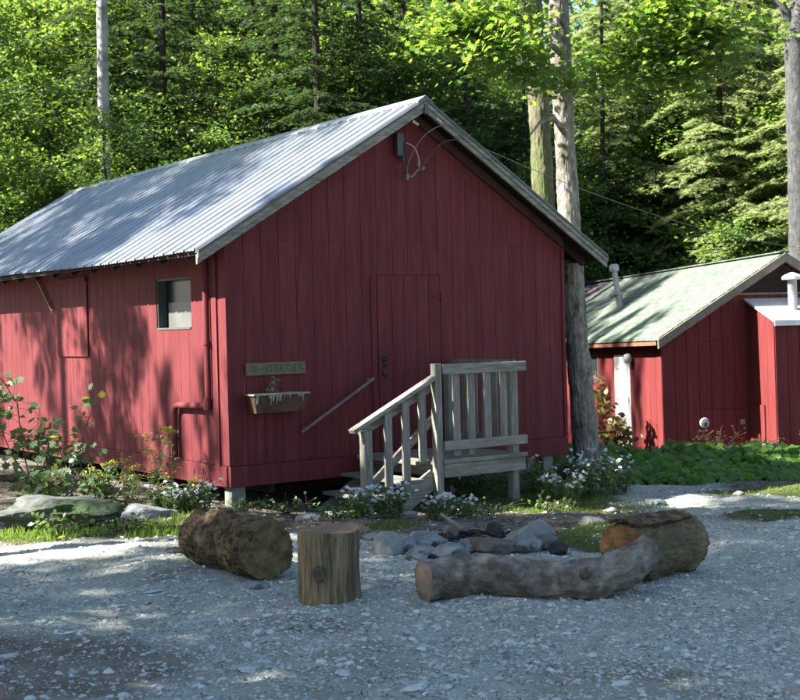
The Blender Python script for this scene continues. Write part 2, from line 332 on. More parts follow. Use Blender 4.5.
def ground_material(name, gravel):
    m = bpy.data.materials.new(name); m.use_nodes = True; n = m.node_tree.nodes; l = m.node_tree.links
    b = n['Principled BSDF']; b.inputs['Roughness'].default_value = .9; b.inputs['Specular IOR Level'].default_value = .25
    tc = n.new('ShaderNodeTexCoord')
    def noise_(s, d=8, r=.7):
        z = n.new('ShaderNodeTexNoise'); z.inputs['Scale'].default_value = s; z.inputs['Detail'].default_value = d; z.inputs['Roughness'].default_value = r
        l.new(tc.outputs['Object'], z.inputs['Vector']); return z.outputs[0]
    def ramp(i, stops):
        r = n.new('ShaderNodeValToRGB'); e = r.color_ramp.elements
        e[0].position = stops[0][0]; e[0].color = (*stops[0][1], 1); e[1].position = stops[-1][0]; e[1].color = (*stops[-1][1], 1)
        for p, c in stops[1:-1]: q = e.new(p); q.color = (*c, 1)
        l.new(i, r.inputs[0]); return r.outputs[0]
    def mix(a, b_, f, mode='MIX'):
        x = n.new('ShaderNodeMix'); x.data_type = 'RGBA'; x.blend_type = mode
        for s_, v in (('A', a), ('B', b_)):
            if isinstance(v, tuple): x.inputs[s_].default_value = (*v, 1)
            else: l.new(v, x.inputs[s_])
        if isinstance(f, float): x.inputs['Factor'].default_value = f
        else: l.new(f, x.inputs['Factor'])
        return x.outputs['Result']
    g3 = lambda v: (v, v, v)
    dirt = ramp(noise_(9), [(.3, (.045,.040,.033)), (.5, (.10,.09,.075)), (.7, (.19,.18,.155))])
    ga = n.new('ShaderNodeAttribute'); ga.attribute_name = 'grassy'
    st = n.new('ShaderNodeAttribute'); st.attribute_name = 'stony'
    soil = mix(dirt, (.06,.075,.025), ga.outputs['Fac'])
    fine = ramp(noise_(42, 12, .85), [(.30, (.17,.193,.172)), (.46, (.32,.352,.315)), (.60, (.41,.44,.395)), (.75, (.50,.515,.47))])
    big = ramp(noise_(1.3), [(.35, (.62,.60,.56)), (.65, (1.0,1.0,1.0))])
    fine = mix(fine, big, 1.0, 'MULTIPLY')
    brown = ramp(noise_(.9, 10), [(.54, g3(0.)), (.66, g3(.75))])
    fine = mix(fine, (.085,.062,.050), brown)
    vo = n.new('ShaderNodeTexVoronoi'); vo.inputs['Scale'].default_value = 34; vo.feature = 'F1'; l.new(tc.outputs['Object'], vo.inputs['Vector'])
    chip = ramp(vo.outputs['Distance'], [(.18, g3(1.)), (.42, g3(0.))])
    vc = n.new('ShaderNodeRGBToBW'); l.new(vo.outputs['Color'], vc.inputs[0]); sel = ramp(vc.outputs[0], [(.55, g3(0.)), (.62, g3(1.))])
    cs = mix(chip, sel, 1.0, 'MULTIPLY')
    fine = mix(fine, (.45,.48,.45), cs)
    if gravel:
        mu = n.new('ShaderNodeAttribute'); mu.attribute_name = 'muddy'
        mm = n.new('ShaderNodeMath'); mm.operation = 'MULTIPLY'; l.new(mu.outputs['Fac'], mm.inputs[0]); l.new(ramp(noise_(5, 6), [(.3, g3(.35)), (.6, g3(.9))]), mm.inputs[1])
        fine = mix(fine, (.105,.075,.062), mm.outputs[0])
        col_ = mix(dirt, fine, st.outputs['Fac'])
    else: col_ = soil
    l.new(col_, b.inputs['Base Color'])
    bp = n.new('ShaderNodeBump'); bp.inputs['Strength'].default_value = .8; bp.inputs['Distance'].default_value = .02
    l.new(noise_(38, 10, .75), bp.inputs['Height'])
    b2 = n.new('ShaderNodeBump'); b2.inputs['Strength'].default_value = .5; b2.inputs['Distance'].default_value = .008; b2.invert = True
    l.new(vo.outputs['Distance'], b2.inputs['Height']); l.new(bp.outputs[0], b2.inputs['Normal']); l.new(b2.outputs[0], b.inputs['Normal'])
    return m
grid_mesh('ground', None, 0, ground_material('forest_soil', False), kind='structure')
cx_ = (XX[:-1, :-1]+XX[1:, 1:])/2; cy_ = (YY[:-1, :-1]+YY[1:, 1:])/2
keep = (gravel_w(cx_, cy_) > 0) & (cy_ > -7) & (cy_ < 17) & (np.abs(cx_) < 24)
grid_mesh('gravel_drive', keep, .006, ground_material('grey_gravel', True), kind='structure')

# loose stones of the drive
def stone_blocks(P, S, flat, g):
    base = np.array([(1,0,0),(.3,.9,0),(-.75,.65,0),(-.9,-.3,0),(-.1,-1,0),(.8,-.6,0),(.45,.1,1),(-.4,.35,.9),(-.15,-.5,.95),(0,0,-.6)])
    fs = [(0,1,6),(1,7,6),(1,2,7),(2,3,7),(3,8,7),(3,4,8),(4,5,8),(5,6,8),(5,0,6),(6,7,8)]
    n = len(P); B = np.repeat(base[None], n, 0) + g.normal(0, .13, (n, 10, 3))
    B[:, :, 1] *= g.uniform(.5, 1, (n, 1)); B[:, :, 2] *= flat[:, None]
    a = g.uniform(0, 6.28, n); c, s = np.cos(a), np.sin(a)
    X = B[:, :, 0]*c[:, None]-B[:, :, 1]*s[:, None]; Y = B[:, :, 0]*s[:, None]+B[:, :, 1]*c[:, None]
    tilt = g.normal(0, .12, (n, 1)); Z = B[:, :, 2]+X*tilt
    return np.stack([X, Y, Z], -1)*S[:, None, None] + P[:, None, :], fs
def scatter(n, ymin, ymax, wfun, g, spread=.36, pw=1.0):
    y = ymin*(ymax/ymin)**(g.uniform(0, 1, n)**pw); x = g.uniform(-1, 1, n)*(y*spread+.4)
    k = g.uniform(0, 1, n) < wfun(x, y); return x[k], y[k]
g1 = np.random.default_rng(11)
x, y = scatter(170000, 5.3, 15.8, lambda x, y: np.maximum(sstep(-.10, .25, gravel_w(x, y)), .13*(y < 13.2)), g1)
clump = .5+.5*np.sin(x*2.7+np.sin(y*3.1)*2)*np.cos(y*4.3+np.sin(x*2.2)*2)
k = g1.uniform(0, 1, len(x)) < (.35+.65*clump)*np.where(ell(x, y, -2.25, 6.75, 1.15, .85) > 0, .35, 1); x, y = x[k], y[k]
S = np.clip(g1.lognormal(-5.1, .62, len(x)), .0025, .032)
V, fs = stone_blocks(np.stack([x, y, gh(x, y)+.006], -1), S, g1.uniform(.25, .6, len(x)), g1)
np_mesh('gravel', V, 10, fs, M['pebble'], kind='stuff', label='loose blue-grey slate gravel scattered over the drive', category='gravel') if False else props(np_mesh('gravel', V, 10, fs, M['pebble']), 'loose blue-grey slate gravel scattered over the drive', 'gravel', None, 'stuff')
x, y = scatter(1000, 5.4, 15.5, lambda x, y: sstep(-.05, .3, gravel_w(x, y))*np.where(ell(x, y, -2.25, 6.75, 1.15, .85) > 0, .3, 1), g1)
S = np.clip(g1.lognormal(-3.75, .5, len(x)), .010, .07)
V, fs = stone_blocks(np.stack([x, y, gh(x, y)+.004], -1), S, g1.uniform(.08, .22, len(x)), g1)
props(np_mesh('slate_flakes', V, 10, fs, M['slab']), 'flat pale slate flakes lying in the gravel', 'stone flakes', None, 'stuff')
# leaf litter and twigs
x, y = scatter(26000, 5.4, 19, lambda x, y: np.clip(.12+.9*sstep(.15, -.1, gravel_w(x, y))+.25*(np.sin(x*1.9+1)*np.sin(y*2.3)>.55), 0, 1), g1, .42)
C_ = np.stack([x, y, gh(x, y)+.014], -1); N_ = np.stack([g1.normal(0, .4, len(x)), g1.normal(0, .4, len(x)), np.ones(len(x))], -1)
props(leaves('leaf_litter', C_, N_, g1.uniform(.012, .036, len(x))*np.where(gravel_w(x, y) > .1, .8, 1.4), (LEAF4[0]*[.75, 1, 1], LEAF4[1]), M['litter'], g=g1), 'brown dead leaves and mulch on the bare soil', 'leaf litter', None, 'stuff')
# grass
def grass_at(n, g):
    xs_, ys_ = [], []
    for (cx, cy, rx, ry) in GRASS_PATCH:
        k = int(n*rx*ry); a = g.uniform(-1.15, 1.15, k)*rx+cx; b = g.uniform(-1.15, 1.15, k)*ry+cy
        dd = g.uniform(0, 1, k) < np.clip(grass_w(a, b)*1.5+.1, 0, 1); xs_.append(a[dd]); ys_.append(b[dd])
    return np.concatenate(xs_), np.concatenate(ys_)
x, y = grass_at(11000, g1)
C_ = np.stack([x, y, gh(x, y)], -1); n_ = len(x)
T_ = np.stack([g1.normal(0, .35, n_), g1.normal(0, .35, n_), np.ones(n_)], -1); N_ = g1.normal(size=(n_, 3))*[1, 1, .1]
props(leaves('grass', C_, N_, g1.uniform(.02, .075, n_)*(1+.6*np.sin(x*7)*np.cos(y*6))*np.where(x > 0, .6, 1.1), BLADE, M['grass'], T=T_, g=g1), 'short green grass in ragged patches round the fire ring and cabin', 'grass', None, 'stuff')

# ------------------------------------------------------------------ main cabin (local x along the gable, y along the length)
YAW = R(35.2946)
CAB = (-1.7134, 13.0, 0.0)
def place(x, y):
    c, s = math.cos(YAW), math.sin(YAW); return CAB[0]+c*x-s*y, CAB[1]+s*x+c*y
cabin = empty('cabin', CAB, YAW, label='long red board-sided cabin with a silver corrugated metal roof', cat='cabin')
W_, LEN = 4.474, 9.6
OG, OE = .28, .433
ZE, ZR, XR = 2.498, 4.138, 2.285
SL = (ZR-ZE)/(XR+OE); SR = (ZR-ZE)/(W_+OE-XR)
def zroof(x): return ZE+(x+OE)*SL if x < XR else ZR-(x-XR)*SR
def clip_piece(mb, a0, a1, z0, z1a, z1b, depth0, depth1, axis):
    """one siding board; axis 'x' = lies in the gable plane (y fixed), 'y' = side plane"""
    if axis == 'x':
        vs = [(a0,depth0,z0),(a1,depth0,z0),(a1,depth1,z0),(a0,depth1,z0),(a0,depth0,z1a),(a1,depth0,z1b),(a1,depth1,z1b),(a0,depth1,z1a)]
    else:
        vs = [(depth0,a0,z0),(depth0,a1,z0),(depth1,a1,z0),(depth1,a0,z0),(depth0,a0,z1a),(depth0,a1,z1b),(depth1,a1,z1b),(depth1,a0,z1a)]
    mb.add(vs, [(3,2,1,0),(4,5,6,7),(0,1,5,4),(1,2,6,5),(2,3,7,6),(3,0,4,7)])
ZS = .377; GR = .005
# gable wall with its door cut out of the boards
DX0, DX1, DZ0, DZ1 = 1.80, 2.655, .40, 2.275
mb = MB(); gx = [0]
while gx[-1] < W_-.1: gx.append(min(W_, gx[-1]+.2035*(1+rnd.uniform(-.02, .02))))
gx[-1] = W_
gxr = [round(v, 4) for v in gx]
cuts = sorted(set(gxr+[DX0, DX1, XR]))
for a, b in zip(cuts[:-1], cuts[1:]):
    ga = GR/2 if a in gxr else 0; gb = GR/2 if b in gxr else 0; ze_a, ze_b = zroof(a+ga)-.05, zroof(b-gb)-.05
    lo = ZS
    if a >= DX0-1e-6 and b <= DX1+1e-6:
        clip_piece(mb, a+ga, b-gb, ZS, DZ0-.006, DZ0-.006, -.012, 0, 'x'); lo = DZ1+.006
        clip_piece(mb, a+ga, b-gb, lo, 2.6195, 2.6195, -.012, 0, 'x'); lo = 2.621
    elif min(ze_a, ze_b) > 2.64:
        clip_piece(mb, a+ga, b-gb, ZS, 2.6195, 2.6195, -.012, 0, 'x'); lo = 2.621
    clip_piece(mb, a+ga, b-gb, lo, ze_a, ze_b, -.012, 0, 'x')
mb.build('gable_wall', M['red'], cabin)
mb = MB()   # backing behind the grooves, and the rear gable
for y0, y1 in ((.0015, .07), (LEN-.07, LEN)):
    vs = [(0.01,y0,.2),(W_-.01,y0,.2),(W_-.01,y0,zroof(W_)-.06),(XR,y0,ZR-.06),(0.01,y0,zroof(0)-.06)]
    vs += [(a, y1, c) for a, b, c in vs]
    mb.add(vs, [(0,1,2,3,4),(9,8,7,6,5),(0,5,6,1),(1,6,7,2),(2,7,8,3),(3,8,9,4),(4,9,5,0)])
mb.build('end_wall', M['groove'], cabin)
# side wall (x = 0) with window opening; the other side wall
WY0, WY1, WZ0, WZ1 = .74, 1.58, 1.75, 2.295
mb = MB(); yy = [0]
while yy[-1] < LEN-.1: yy.append(min(LEN, yy[-1]+.2035*(1+rnd.uniform(-.03, .03))))
yy[-1] = LEN; zt = zroof(0)-.05; cuts = sorted(set([round(v, 4) for v in yy]+[WY0, WY1]))
for a, b in zip(cuts[:-1], cuts[1:]):
    ga = GR/2 if a not in (WY0, WY1) else 0; gb = GR/2 if b not in (WY0, WY1) else 0
    if a >= WY0-1e-6 and b <= WY1+1e-6:
        clip_piece(mb, a+ga, b-gb, ZS, WZ0, WZ0, -.012, 0, 'y'); clip_piece(mb, a+ga, b-gb, WZ1, zt, zt, -.012, 0, 'y')
    else: clip_piece(mb, a+ga, b-gb, ZS, zt, zt, -.012, 0, 'y')
mb.build('side_wall', M['red'], cabin)
mb = MB()
for a, b in zip(yy[:-1], yy[1:]): clip_piece(mb, a+GR/2, b-GR/2, ZS, zroof(W_)-.05, zroof(W_)-.05, W_, W_+.012, 'y')
mb.build('side_wall', M['red'], cabin)
mb = MB()
for y0, y1, z0, z1 in ((.075, WY0, .2, zt-.01), (WY1, LEN-.075, .2, zt-.01), (WY0, WY1, .2, WZ0), (WY0, WY1, WZ1, zt-.01)):
    mb.box(.0015, .07, y0, y1, z0, z1)
mb.box(W_-.07, W_-.0015, .075, LEN-.075, .2, zroof(W_)-.06)
mb.build('wall_backing', M['groove'], cabin)
mb = MB(); mb.box(-.018, .0, -.016, .09, ZS, 2.70); mb.box(-.018, .03, -.030, -.0125, ZS, 2.72)
mb.build('corner_board', M['red'], cabin, bevel=.003)
mb = MB(); mb.box(W_-.03, W_+.018, -.030, -.0125, ZS, 2.60)
mb.build('corner_board', M['red'], cabin, bevel=.003)
mb = MB(); mb.box(-.030, -.013, .155, .268, .21, 2.68)
mb.build('corner_batten', M['red'], cabin, bevel=.003)
# skirt boards
mb = MB(); mb.box(-.010, W_+.010, -.034, .02, .165, ZS-.006); mb.build('front_skirt', M['red'], cabin, bevel=.003)
mb = MB(); mb.box(-.026, .02, .021, 1.35, .165, ZS-.006); mb.box(-.024, .02, 1.356, 4.6, .17, ZS-.004); mb.box(-.022, .02, 4.606, LEN, .168, ZS-.006); mb.box(W_-.02, W_+.022, .021, LEN, .168, ZS-.006)
mb.build('side_skirt', M['red'], cabin, bevel=.003)
mb = MB(); mb.box(.07, W_-.07, .07, LEN-.07, .20, .26)
for q in range(5): mb.box(.5+q*.85, .56+q*.85, .1, LEN-.1, .02+.04, .199)
mb.build('floor_frame', M['dark'], cabin)
for (px, py) in ((.03, .03), (W_-.30, .06), (.03, 2.6), (.03, 5.2), (W_-.18, 2.6), (W_-.18, 5.2), (.03, 7.8), (W_-.18, 7.8), (2.2, 2.6), (2.2, 5.2)):
    a, b = place(px+.08, py+.08); mb = MB(); mb.box(px, px+.155, py, py+.155, gz(a, b)-.1, .164)
    mb.build('foundation_post', M['concrete'], cabin, bevel=.006)
# door
mb = MB()
dxs = [DX0+.006, 1.995, 2.16, 2.325, 2.49, DX1-.006]
for a, b in zip(dxs[:-1], dxs[1:]): mb.box(a+.003, b-.003, -.014, -.001, DZ0, DZ1)
door = mb.build('door', M['red'], cabin)
mb = MB(); mb.box(1.86, 1.892, -.020, -.0142, 1.27, 1.43); mb.tube([(1.876,-.02,1.40),(1.876,-.062,1.385),(1.876,-.062,1.31),(1.876,-.02,1.295)], .008, 8); mb.tube([(1.876,-.02,1.36),(1.876,-.045,1.36)], .014, 10)
mb.build('handle', M['iron'], door)
mb = MB(); mb.box(1.855, 1.90, -.030, -.0205, 1.215, 1.262); mb.tube([(1.862,-.025,1.215),(1.878,-.03,1.18),(1.893,-.025,1.215)], .006, 6); mb.build('padlock', M['iron'], door)
for zz in (2.02, .72):
    mb = MB(); mb.box(2.56, 2.72, -.021, -.0145, zz, zz+.028); mb.tube([(2.655,-.023,zz-.03),(2.655,-.023,zz+.06)], .007, 8); mb.build('hinge', M['red'], door)
mb = MB(); mb.box(DX0-.08, DX0-.012, -.026, -.0125, DZ0, DZ1+.0); mb.build('door_batten', M['red'], cabin)
# handrail on the gable
mb = MB(); mb.bar((1.70,-.075,1.183), (.79,-.075,.668), .022, .030); mb.box(1.64, 1.68, -.06, -.012, 1.14, 1.18); mb.box(.84, .88, -.06, -.012, .675, .72)
mb.build('handrail', mat('faded_rail_paint', (.11,.065,.075), (.17,.11,.12), .6, 8), cabin, bevel=.003)
# window with pale board low in the opening
mb = MB(); mb.box(.0, .10, WY0, WY0+.02, WZ0, WZ1); mb.box(.0, .10, WY1-.02, WY1, WZ0, WZ1); mb.box(.0, .10, WY0+.02, WY1-.02, WZ1-.02, WZ1); mb.box(-.02, .10, WY0+.02, WY1-.02, WZ0, WZ0+.02)
win = mb.build('window', M['dark_trim'], cabin)
mb = MB(); mb.box(.100, .108, WY0+.005, WY1-.005, WZ0+.005, WZ1-.005); mb.build('pane', mat('dark_window', (.012,.014,.014), rough=.25, spec=.5), win)
mb = MB(); mb.box(.085, .097, WY0+.02, WY1-.10, WZ0+.02, 2.04); mb.build('board', M['pane'], win)
# shutter flap with prop stick
mb = MB()
sy = [3.50+i*.204 for i in range(6)]
for a, b in zip(sy[:-1], sy[1:]): mb.box(-.034, -.014, a+.003, b-.003, 1.455, 2.42)
mb.box(-.050, -.0345, 3.50, 4.52, 2.36, 2.42)
mb.build('shutter', M['red'], cabin)
mb = MB(); mb.bar((-.045, 5.14, 2.47), (-.04, 4.62, 2.03), .03, .022); mb.build('prop_stick', M['cut_pale'], cabin)
# red pipe down the side wall
mb = MB(); mb.tube([(-.06,.31,2.60),(-.06,.31,1.06),(-.06,.33,.985),(-.06,.40,.965),(-.06,1.0,.955),(-.06,1.07,.935),(-.06,1.10,.86),(-.06,1.11,.40)], .033, 12)
for p in ((-.06,.31,1.6), (-.06,.31,2.3), (-.06,1.11,.6)): mb.tube([(p[0],p[1],p[2]-.015),(p[0],p[1],p[2]+.015)], .041, 12)
mb.tube([(-.06,.33,1.04),(-.06,.33,.93)], .043, 12)
mb.build('drain_pipe', M['red'], cabin, smooth=False)
# roof ------------------------------------------------
def sag(y, x):  # old roof: the eave line waves a little
    return -.018*math.sin(max(0, y)*.9)*(1-abs(x-XR)/2.8*.0)*(abs(x-XR)/2.7)
def roof_sheet(side):
    per = .2286; mb = MB(); ys_ = []; hs = []
    y = -OG-.03; end = LEN+.25
    while y < end:
        for dy, h in ((0, 0), (.010, .024), (.032, .024), (.042, 0), (.086, 0), (.092, .008), (.104, .008), (.110, 0), (.158, 0), (.164, .008), (.176, .008), (.182, 0)):
            if y+dy < end: ys_.append(y+dy); hs.append(h)
        y += per
    xe = -OE-.035 if side < 0 else W_+OE+.035
    us = [0, .25, .5, .75, 1.0]
    vs = []
    for yv, h in zip(ys_, hs):
        for u in us:
            x = XR+(xe-XR)*u
            base = ZR+(-abs(x-XR)*(SL if side < 0 else SR))
            vs.append((x, yv, base+.012+h+sag(yv, x)))
    n = len(us); m_ = len(ys_)
    fs = [(i*n+j, (i+1)*n+j, (i+1)*n+j+1, i*n+j+1) for i in range(m_-1) for j in range(n-1)]
    mb.add(vs, fs)
    o = mb.build('metal_roof' if side < 0 else 'metal_roof', M['metal_roof'], cabin)
    s_ = o.modifiers.new('thick', 'SOLIDIFY'); s_.thickness = .003; s_.offset = -1
    return o
roof_sheet(-1); roof_sheet(1)
mb = MB()
for s_ in (-1, 1):
    sl = SL if s_ < 0 else SR
    pts = [(XR+s_*d, y, ZR-d*sl+.036+(.006 if d else .010)) for y in (-OG-.045, LEN+.27) for d in (0, .10, .105)]
    pts = [(a, b, c-(.020 if i % 3 == 2 else 0)) for i, (a, b, c) in enumerate(pts)]
    mb.add(pts, [(0,1,4,3),(1,2,5,4)])
rc = mb.build('ridge_cap', M['metal_roof'], cabin); t_ = rc.modifiers.new('t', 'SOLIDIFY'); t_.thickness = .003
mb = MB()  # foam closures: dark teeth under the ridge cap
for i in range(42): mb.box(XR-.128, XR-.10, -OG+.03+i*.2286, -OG+.12+i*.2286, ZR-.128*SL+.013, ZR-.10*SL+.028)
mb.build('ridge_closure', M['dark_trim'], cabin)
# deck boards under the metal
for s_, nm in ((-1, 'roof_deck'), (1, 'roof_deck')):
    xe = -OE if s_ < 0 else W_+OE; sl = SL if s_ < 0 else SR; mb = MB()
    vs = []
    for yv in (-OG, LEN+.22):
        vs += [(XR, yv, ZR-.004), (xe, yv, ZE-.004), (xe, yv, ZE-.030), (XR, yv, ZR-.030)]
    mb.add(vs, [(0,1,2,3),(7,6,5,4),(0,4,5,1),(1,5,6,2),(2,6,7,3),(3,7,4,0)])
    mb.build(nm, M['dark'], cabin)
# rake boards: grey fascia with a dark drip edge above
def slope_pt(x, y, dz=0): return (x, y, (ZR-(XR-x)*SL if x < XR else ZR-(x-XR)*SR)+dz)
for s_ in (-1, 1):
    xe = -OE-.02 if s_ < 0 else W_+OE+.01
    def strip(name, m, y0, y1, d0, d1, xe_=xe, x0=XR):
        mb = MB(); vs = []
        for yv in (y0, y1):
            for x in (x0, xe_): vs += [slope_pt(x, yv, d0), slope_pt(x, yv, d1)]
        mb.add(vs, [(0,2,3,1),(4,5,7,6),(0,1,5,4),(1,3,7,5),(3,2,6,7),(2,0,4,6)])
        return mb.build(name, m, cabin)
    strip('rake_fascia', M['grey_wood_x'], -OG-.032, -OG-.002, -.125, -.036)
    strip('rake_trim', M['grey_wood_x'], -OG-.052, -OG-.033, -.066, -.020, xe-.0*s_)
    strip('drip_edge', M['dark_trim'], -OG-.062, -OG+.02, -.019, .008, xe-.0*s_)
    strip('inner_fascia', M['soffit'], -.06, -.031, -.165, -.06, xe_=(0.02 if s_ < 0 else W_-.02))
mb = MB(); mb.box(XR-.028, XR+.018, -OG-.064, -OG-.0325, ZR-.155, ZR-.05); mb.build('peak_block', M['dark_trim'], cabin)
mb = MB()
for i in range(17):
    yv = .05+i*.6
    mb.bar((XR-.4, yv, ZR-.4*SL-.075), (-OE+.03, yv, ZE+.03*SL-.075), .045, .088, side=(0, 1, 0)); mb.bar((XR+.4, yv, ZR-.4*SR-.075), (W_+OE-.03, yv, ZE+.03*SR-.075), .045, .088, side=(0, 1, 0))
mb.build('rafters', M['dark'], cabin)
mb = MB(); mb.box(-OE+.005, -OE+.028, -OG+.02, LEN+.2, ZE-.05, ZE-.034); mb.box(W_+OE-.028, W_+OE-.005, -OG+.02, LEN+.2, ZE-.05, ZE-.034)
mb.build('eave_fascia', M['dark'], cabin)

# ------------------------------------------------------------------ porch stairs
stairs = empty('porch_stairs', CAB, YAW, label='weathered grey wooden porch steps with railing in front of the cabin door', cat='stairs')
LX0, LX1, LY, LZ = 1.665, 2.77, -1.2, .385
mb = MB()
for i in range(8): mb.box(LX0-.02 if i > 0 else LX0+.03, LX1, LY+.005+i*.147, LY+.005+i*.147+.139, LZ-.036+rnd.uniform(-.002, .002), LZ+rnd.uniform(-.002, .001))
mb.build('deck', M['grey_wood_x'], stairs, bevel=.003)
mb = MB(); mb.box(LX0+.06, LX1+.015, LY-.042, LY-.004, LZ-.175, LZ-.040); mb.build('front_fascia', M['grey_wood_x'], stairs, bevel=.004)
mb = MB(); mb.box(LX0+.05, LX1+.03, LY-.060, LY+.004, LZ-.036, LZ+.006); mb.build('nosing_board', M['grey_wood_x'], stairs, bevel=.004)
mb = MB(); mb.box(LX1-.036, LX1-.002, LY+.01, -.06, LZ-.17, LZ-.04); mb.box(LX0+.02, LX0+.055, LY+.01, -.06, LZ-.17, LZ-.04); mb.build('side_joist', M['grey_wood_y'], stairs, bevel=.003)
def post(x0, x1, y0, y1, z1, z0=None):
    a, b = place((x0+x1)/2, (y0+y1)/2); z0 = gz(a, b)-.08 if z0 is None else z0
    mb = MB(); mb.box(x0, x1, y0, y1, z0, z1); return mb.build('post', M['grey_wood'], stairs, bevel=.005)
post(LX0-.028, LX0+.052, LY-.042, LY+.038, 1.345)
post(LX1-.13, LX1-.04, LY-.002, LY+.088, 1.30)
post(.78, .87, LY-.045, LY+.045, .735)
post(LX1-.13, LX1-.04, -.13, -.045, 1.30)
post(LX0, LX0+.085, -.13, -.045, .345)
def bal(x0, x1, y0, y1, z0, z1): mb = MB(); mb.box(x0, x1, y0, y1, z0, z1); return mb.build('baluster', M['grey_wood'], stairs, bevel=.004)
for x0 in (1.87, 2.06, 2.27, 2.48): bal(x0, x0+.088, LY-.022, LY-.001, LZ+.03 if x0 < 2.2 else LZ+.12, 1.30)
for i, y0 in enumerate((-1.02, -.85, -.68, -.51, -.34)): bal(LX1-.037, LX1-.017, y0, y0+.088, LZ+.06, 1.345)
mb = MB(); mb.box(LX0+.058, LX1+.03, LY-.062, LY-.024, 1.235, 1.335); mb.build('top_rail', M['grey_wood_x'], stairs, bevel=.005)
mb = MB(); mb.box(LX0+.058, LX1+.03, LY-.062, LY-.024, .48, .575); mb.build('bottom_rail', M['grey_wood_x'], stairs, bevel=.005)
mb = MB(); mb.box(LX1-.016, LX1+.02, LY+.09, -.06, 1.25, 1.345); mb.box(LX1-.016, LX1+.02, LY+.09, -.06, .47, .55); mb.build('side_rail', M['grey_wood_y'], stairs, bevel=.005)
# stair railing (slope from the photo) and treads
mb = MB(); mb.bar((.66, LY-.01, .735), (LX0-.02, LY-.01, 1.215), .10, .042); mb.build('handrail', M['grey_wood_x'], stairs, bevel=.005)
mb = MB(); mb.bar((.79, LY+.066, .705), (LX0+.02, LY+.066, 1.13), .036, .088); mb.build('sloped_rail', M['grey_wood_x'], stairs, bevel=.004)
mb = MB(); mb.bar((.92, LY+.066, .20), (LX0+.01, LY+.066, .80), .036, .080); mb.build('lower_rail', M['grey_wood_x'], stairs, bevel=.004)
def zrail(x): return .735+(x-.66)*(1.215-.735)/(LX0-.02-.66)-.03
for x0, zb in ((1.03, .06), (1.24, .22), (1.44, .385)): bal(x0, x0+.085, LY-.030, LY+.0, zb, zrail(x0)-.005)
for k, (z, xf) in enumerate(((.216, 1.24), (.047, 1.01))):
    mb = MB(); mb.box(xf, xf+.135, LY+.01, -.10, z-.034, z); mb.box(xf+.14, xf+.275, LY+.015, -.10, z-.036, z-.001); mb.build('tread', M['grey_wood_y'], stairs, bevel=.004)
mb = MB(); mb.box(LX0-.19, LX0-.024, LY+.10, -.04, LZ-.038, LZ+.001); mb.build('tread', M['grey_wood_y'], stairs, bevel=.004)
a_, b_ = place(.95, -.6); mb = MB(); mb.box(.84, 1.12, LY+.0, -.12, gz(a_, b_)-.02, gz(a_, b_)+.035); mb.build('bottom_step', M['grey_wood_y'], stairs, bevel=.006)
for yv in (LY+.03, -.15):
    mb = MB(); mb.bar((1.66, yv+.018, .215), (.93, yv+.018, -.235), .036, .19); mb.build('stringer', M['grey_wood_x'], stairs, bevel=.004)
mb = MB(); mb.box(1.26, 1.46, LY+.004, LY+.028, .10, .178); mb.box(1.04, 1.24, LY+.004, LY+.028, -.07, .010); mb.build('tread_cleats', M['grey_wood_x'], stairs, bevel=.004)

# ------------------------------------------------------------------ things hung on the gable
sgn = empty('sign_board', (*place(.53, -.035), 1.33), YAW, label='mossy wooden name board hung on the red gable above the planter', cat='sign')
mb = MB(); mb.box(-.345, .345, -.014, .016, -.065, .062); mb.build('board', M['sign'], sgn, bevel=.006)
cu = bpy.data.curves.new('lettering', 'FONT'); cu.body = 'IE · DAKOTA'; cu.size = .098; cu.align_x = 'CENTER'; cu.align_y = 'CENTER'; cu.extrude = .0012; cu.space_character = 1.12; cu.offset = .0018
tmp = bpy.data.objects.new('lettering', cu); col.objects.link(tmp)
dg = bpy.context.evaluated_depsgraph_get(); me = bpy.data.meshes.new_from_object(tmp.evaluated_get(dg)); bpy.data.objects.remove(tmp)
lt = bpy.data.objects.new('lettering', me); col.objects.link(lt); me.materials.clear(); me.materials.append(M['letter'])
lt.parent = sgn; lt.rotation_euler = (R(90), 0, 0); lt.location = (0.01, -.0155, 0)

pl = empty('planter_box', (*place(.49, -.115), .90), YAW, label='small brown planter box with peeling pale rim fixed to the red gable', cat='planter')
mb = MB(); a, b = .268, .305; vs = [(-a,-.06,0),(a,-.06,0),(a,.07,0),(-a,.07,0),(-b,-.095,.175),(b,-.095,.175),(b,.075,.175),(-b,.075,.175)]
mb.add(vs, [(3,2,1,0),(0,1,5,4),(1,2,6,5),(2,3,7,6),(3,0,4,7)]); o = mb.build('box', M['planter'], pl); t_ = o.modifiers.new('t', 'SOLIDIFY'); t_.thickness = .010; t_.offset = 1
mb = MB(); mb.box(-.325, .325, -.112, -.094, .170, .186); mb.box(-.325, .325, .074, .086, .170, .186); mb.box(-.325, -.305, -.094, .074, .170, .186); mb.box(.305, .325, -.094, .074, .170, .186)
for i in range(22):
    xx = rnd.choice([-.28, -.14, -.10, -.06, -.03, .02, .08, .20, .23, .24])+rnd.uniform(-.015, .015); h = rnd.uniform(.02, .10); wv = rnd.uniform(.004, .014)
    mb.add([(xx-wv,-.114,.175),(xx+wv,-.114,.175),(xx+wv*.4,-.104,.175-h),(xx-wv*.4,-.104,.175-h),(xx-wv,-.109,.175),(xx+wv,-.109,.175),(xx+wv*.4,-.099,.175-h),(xx-wv*.4,-.099,.175-h)],
           [(0,1,2,3),(7,6,5,4),(0,4,5,1),(1,5,6,2),(2,6,7,3),(3,7,4,0)])
mb.build('rim', M['peel'], pl)
mb = MB(); mb.box(-.29, .29, -.08, .065, .13, .15); mb.build('soil', M['soil'], pl)
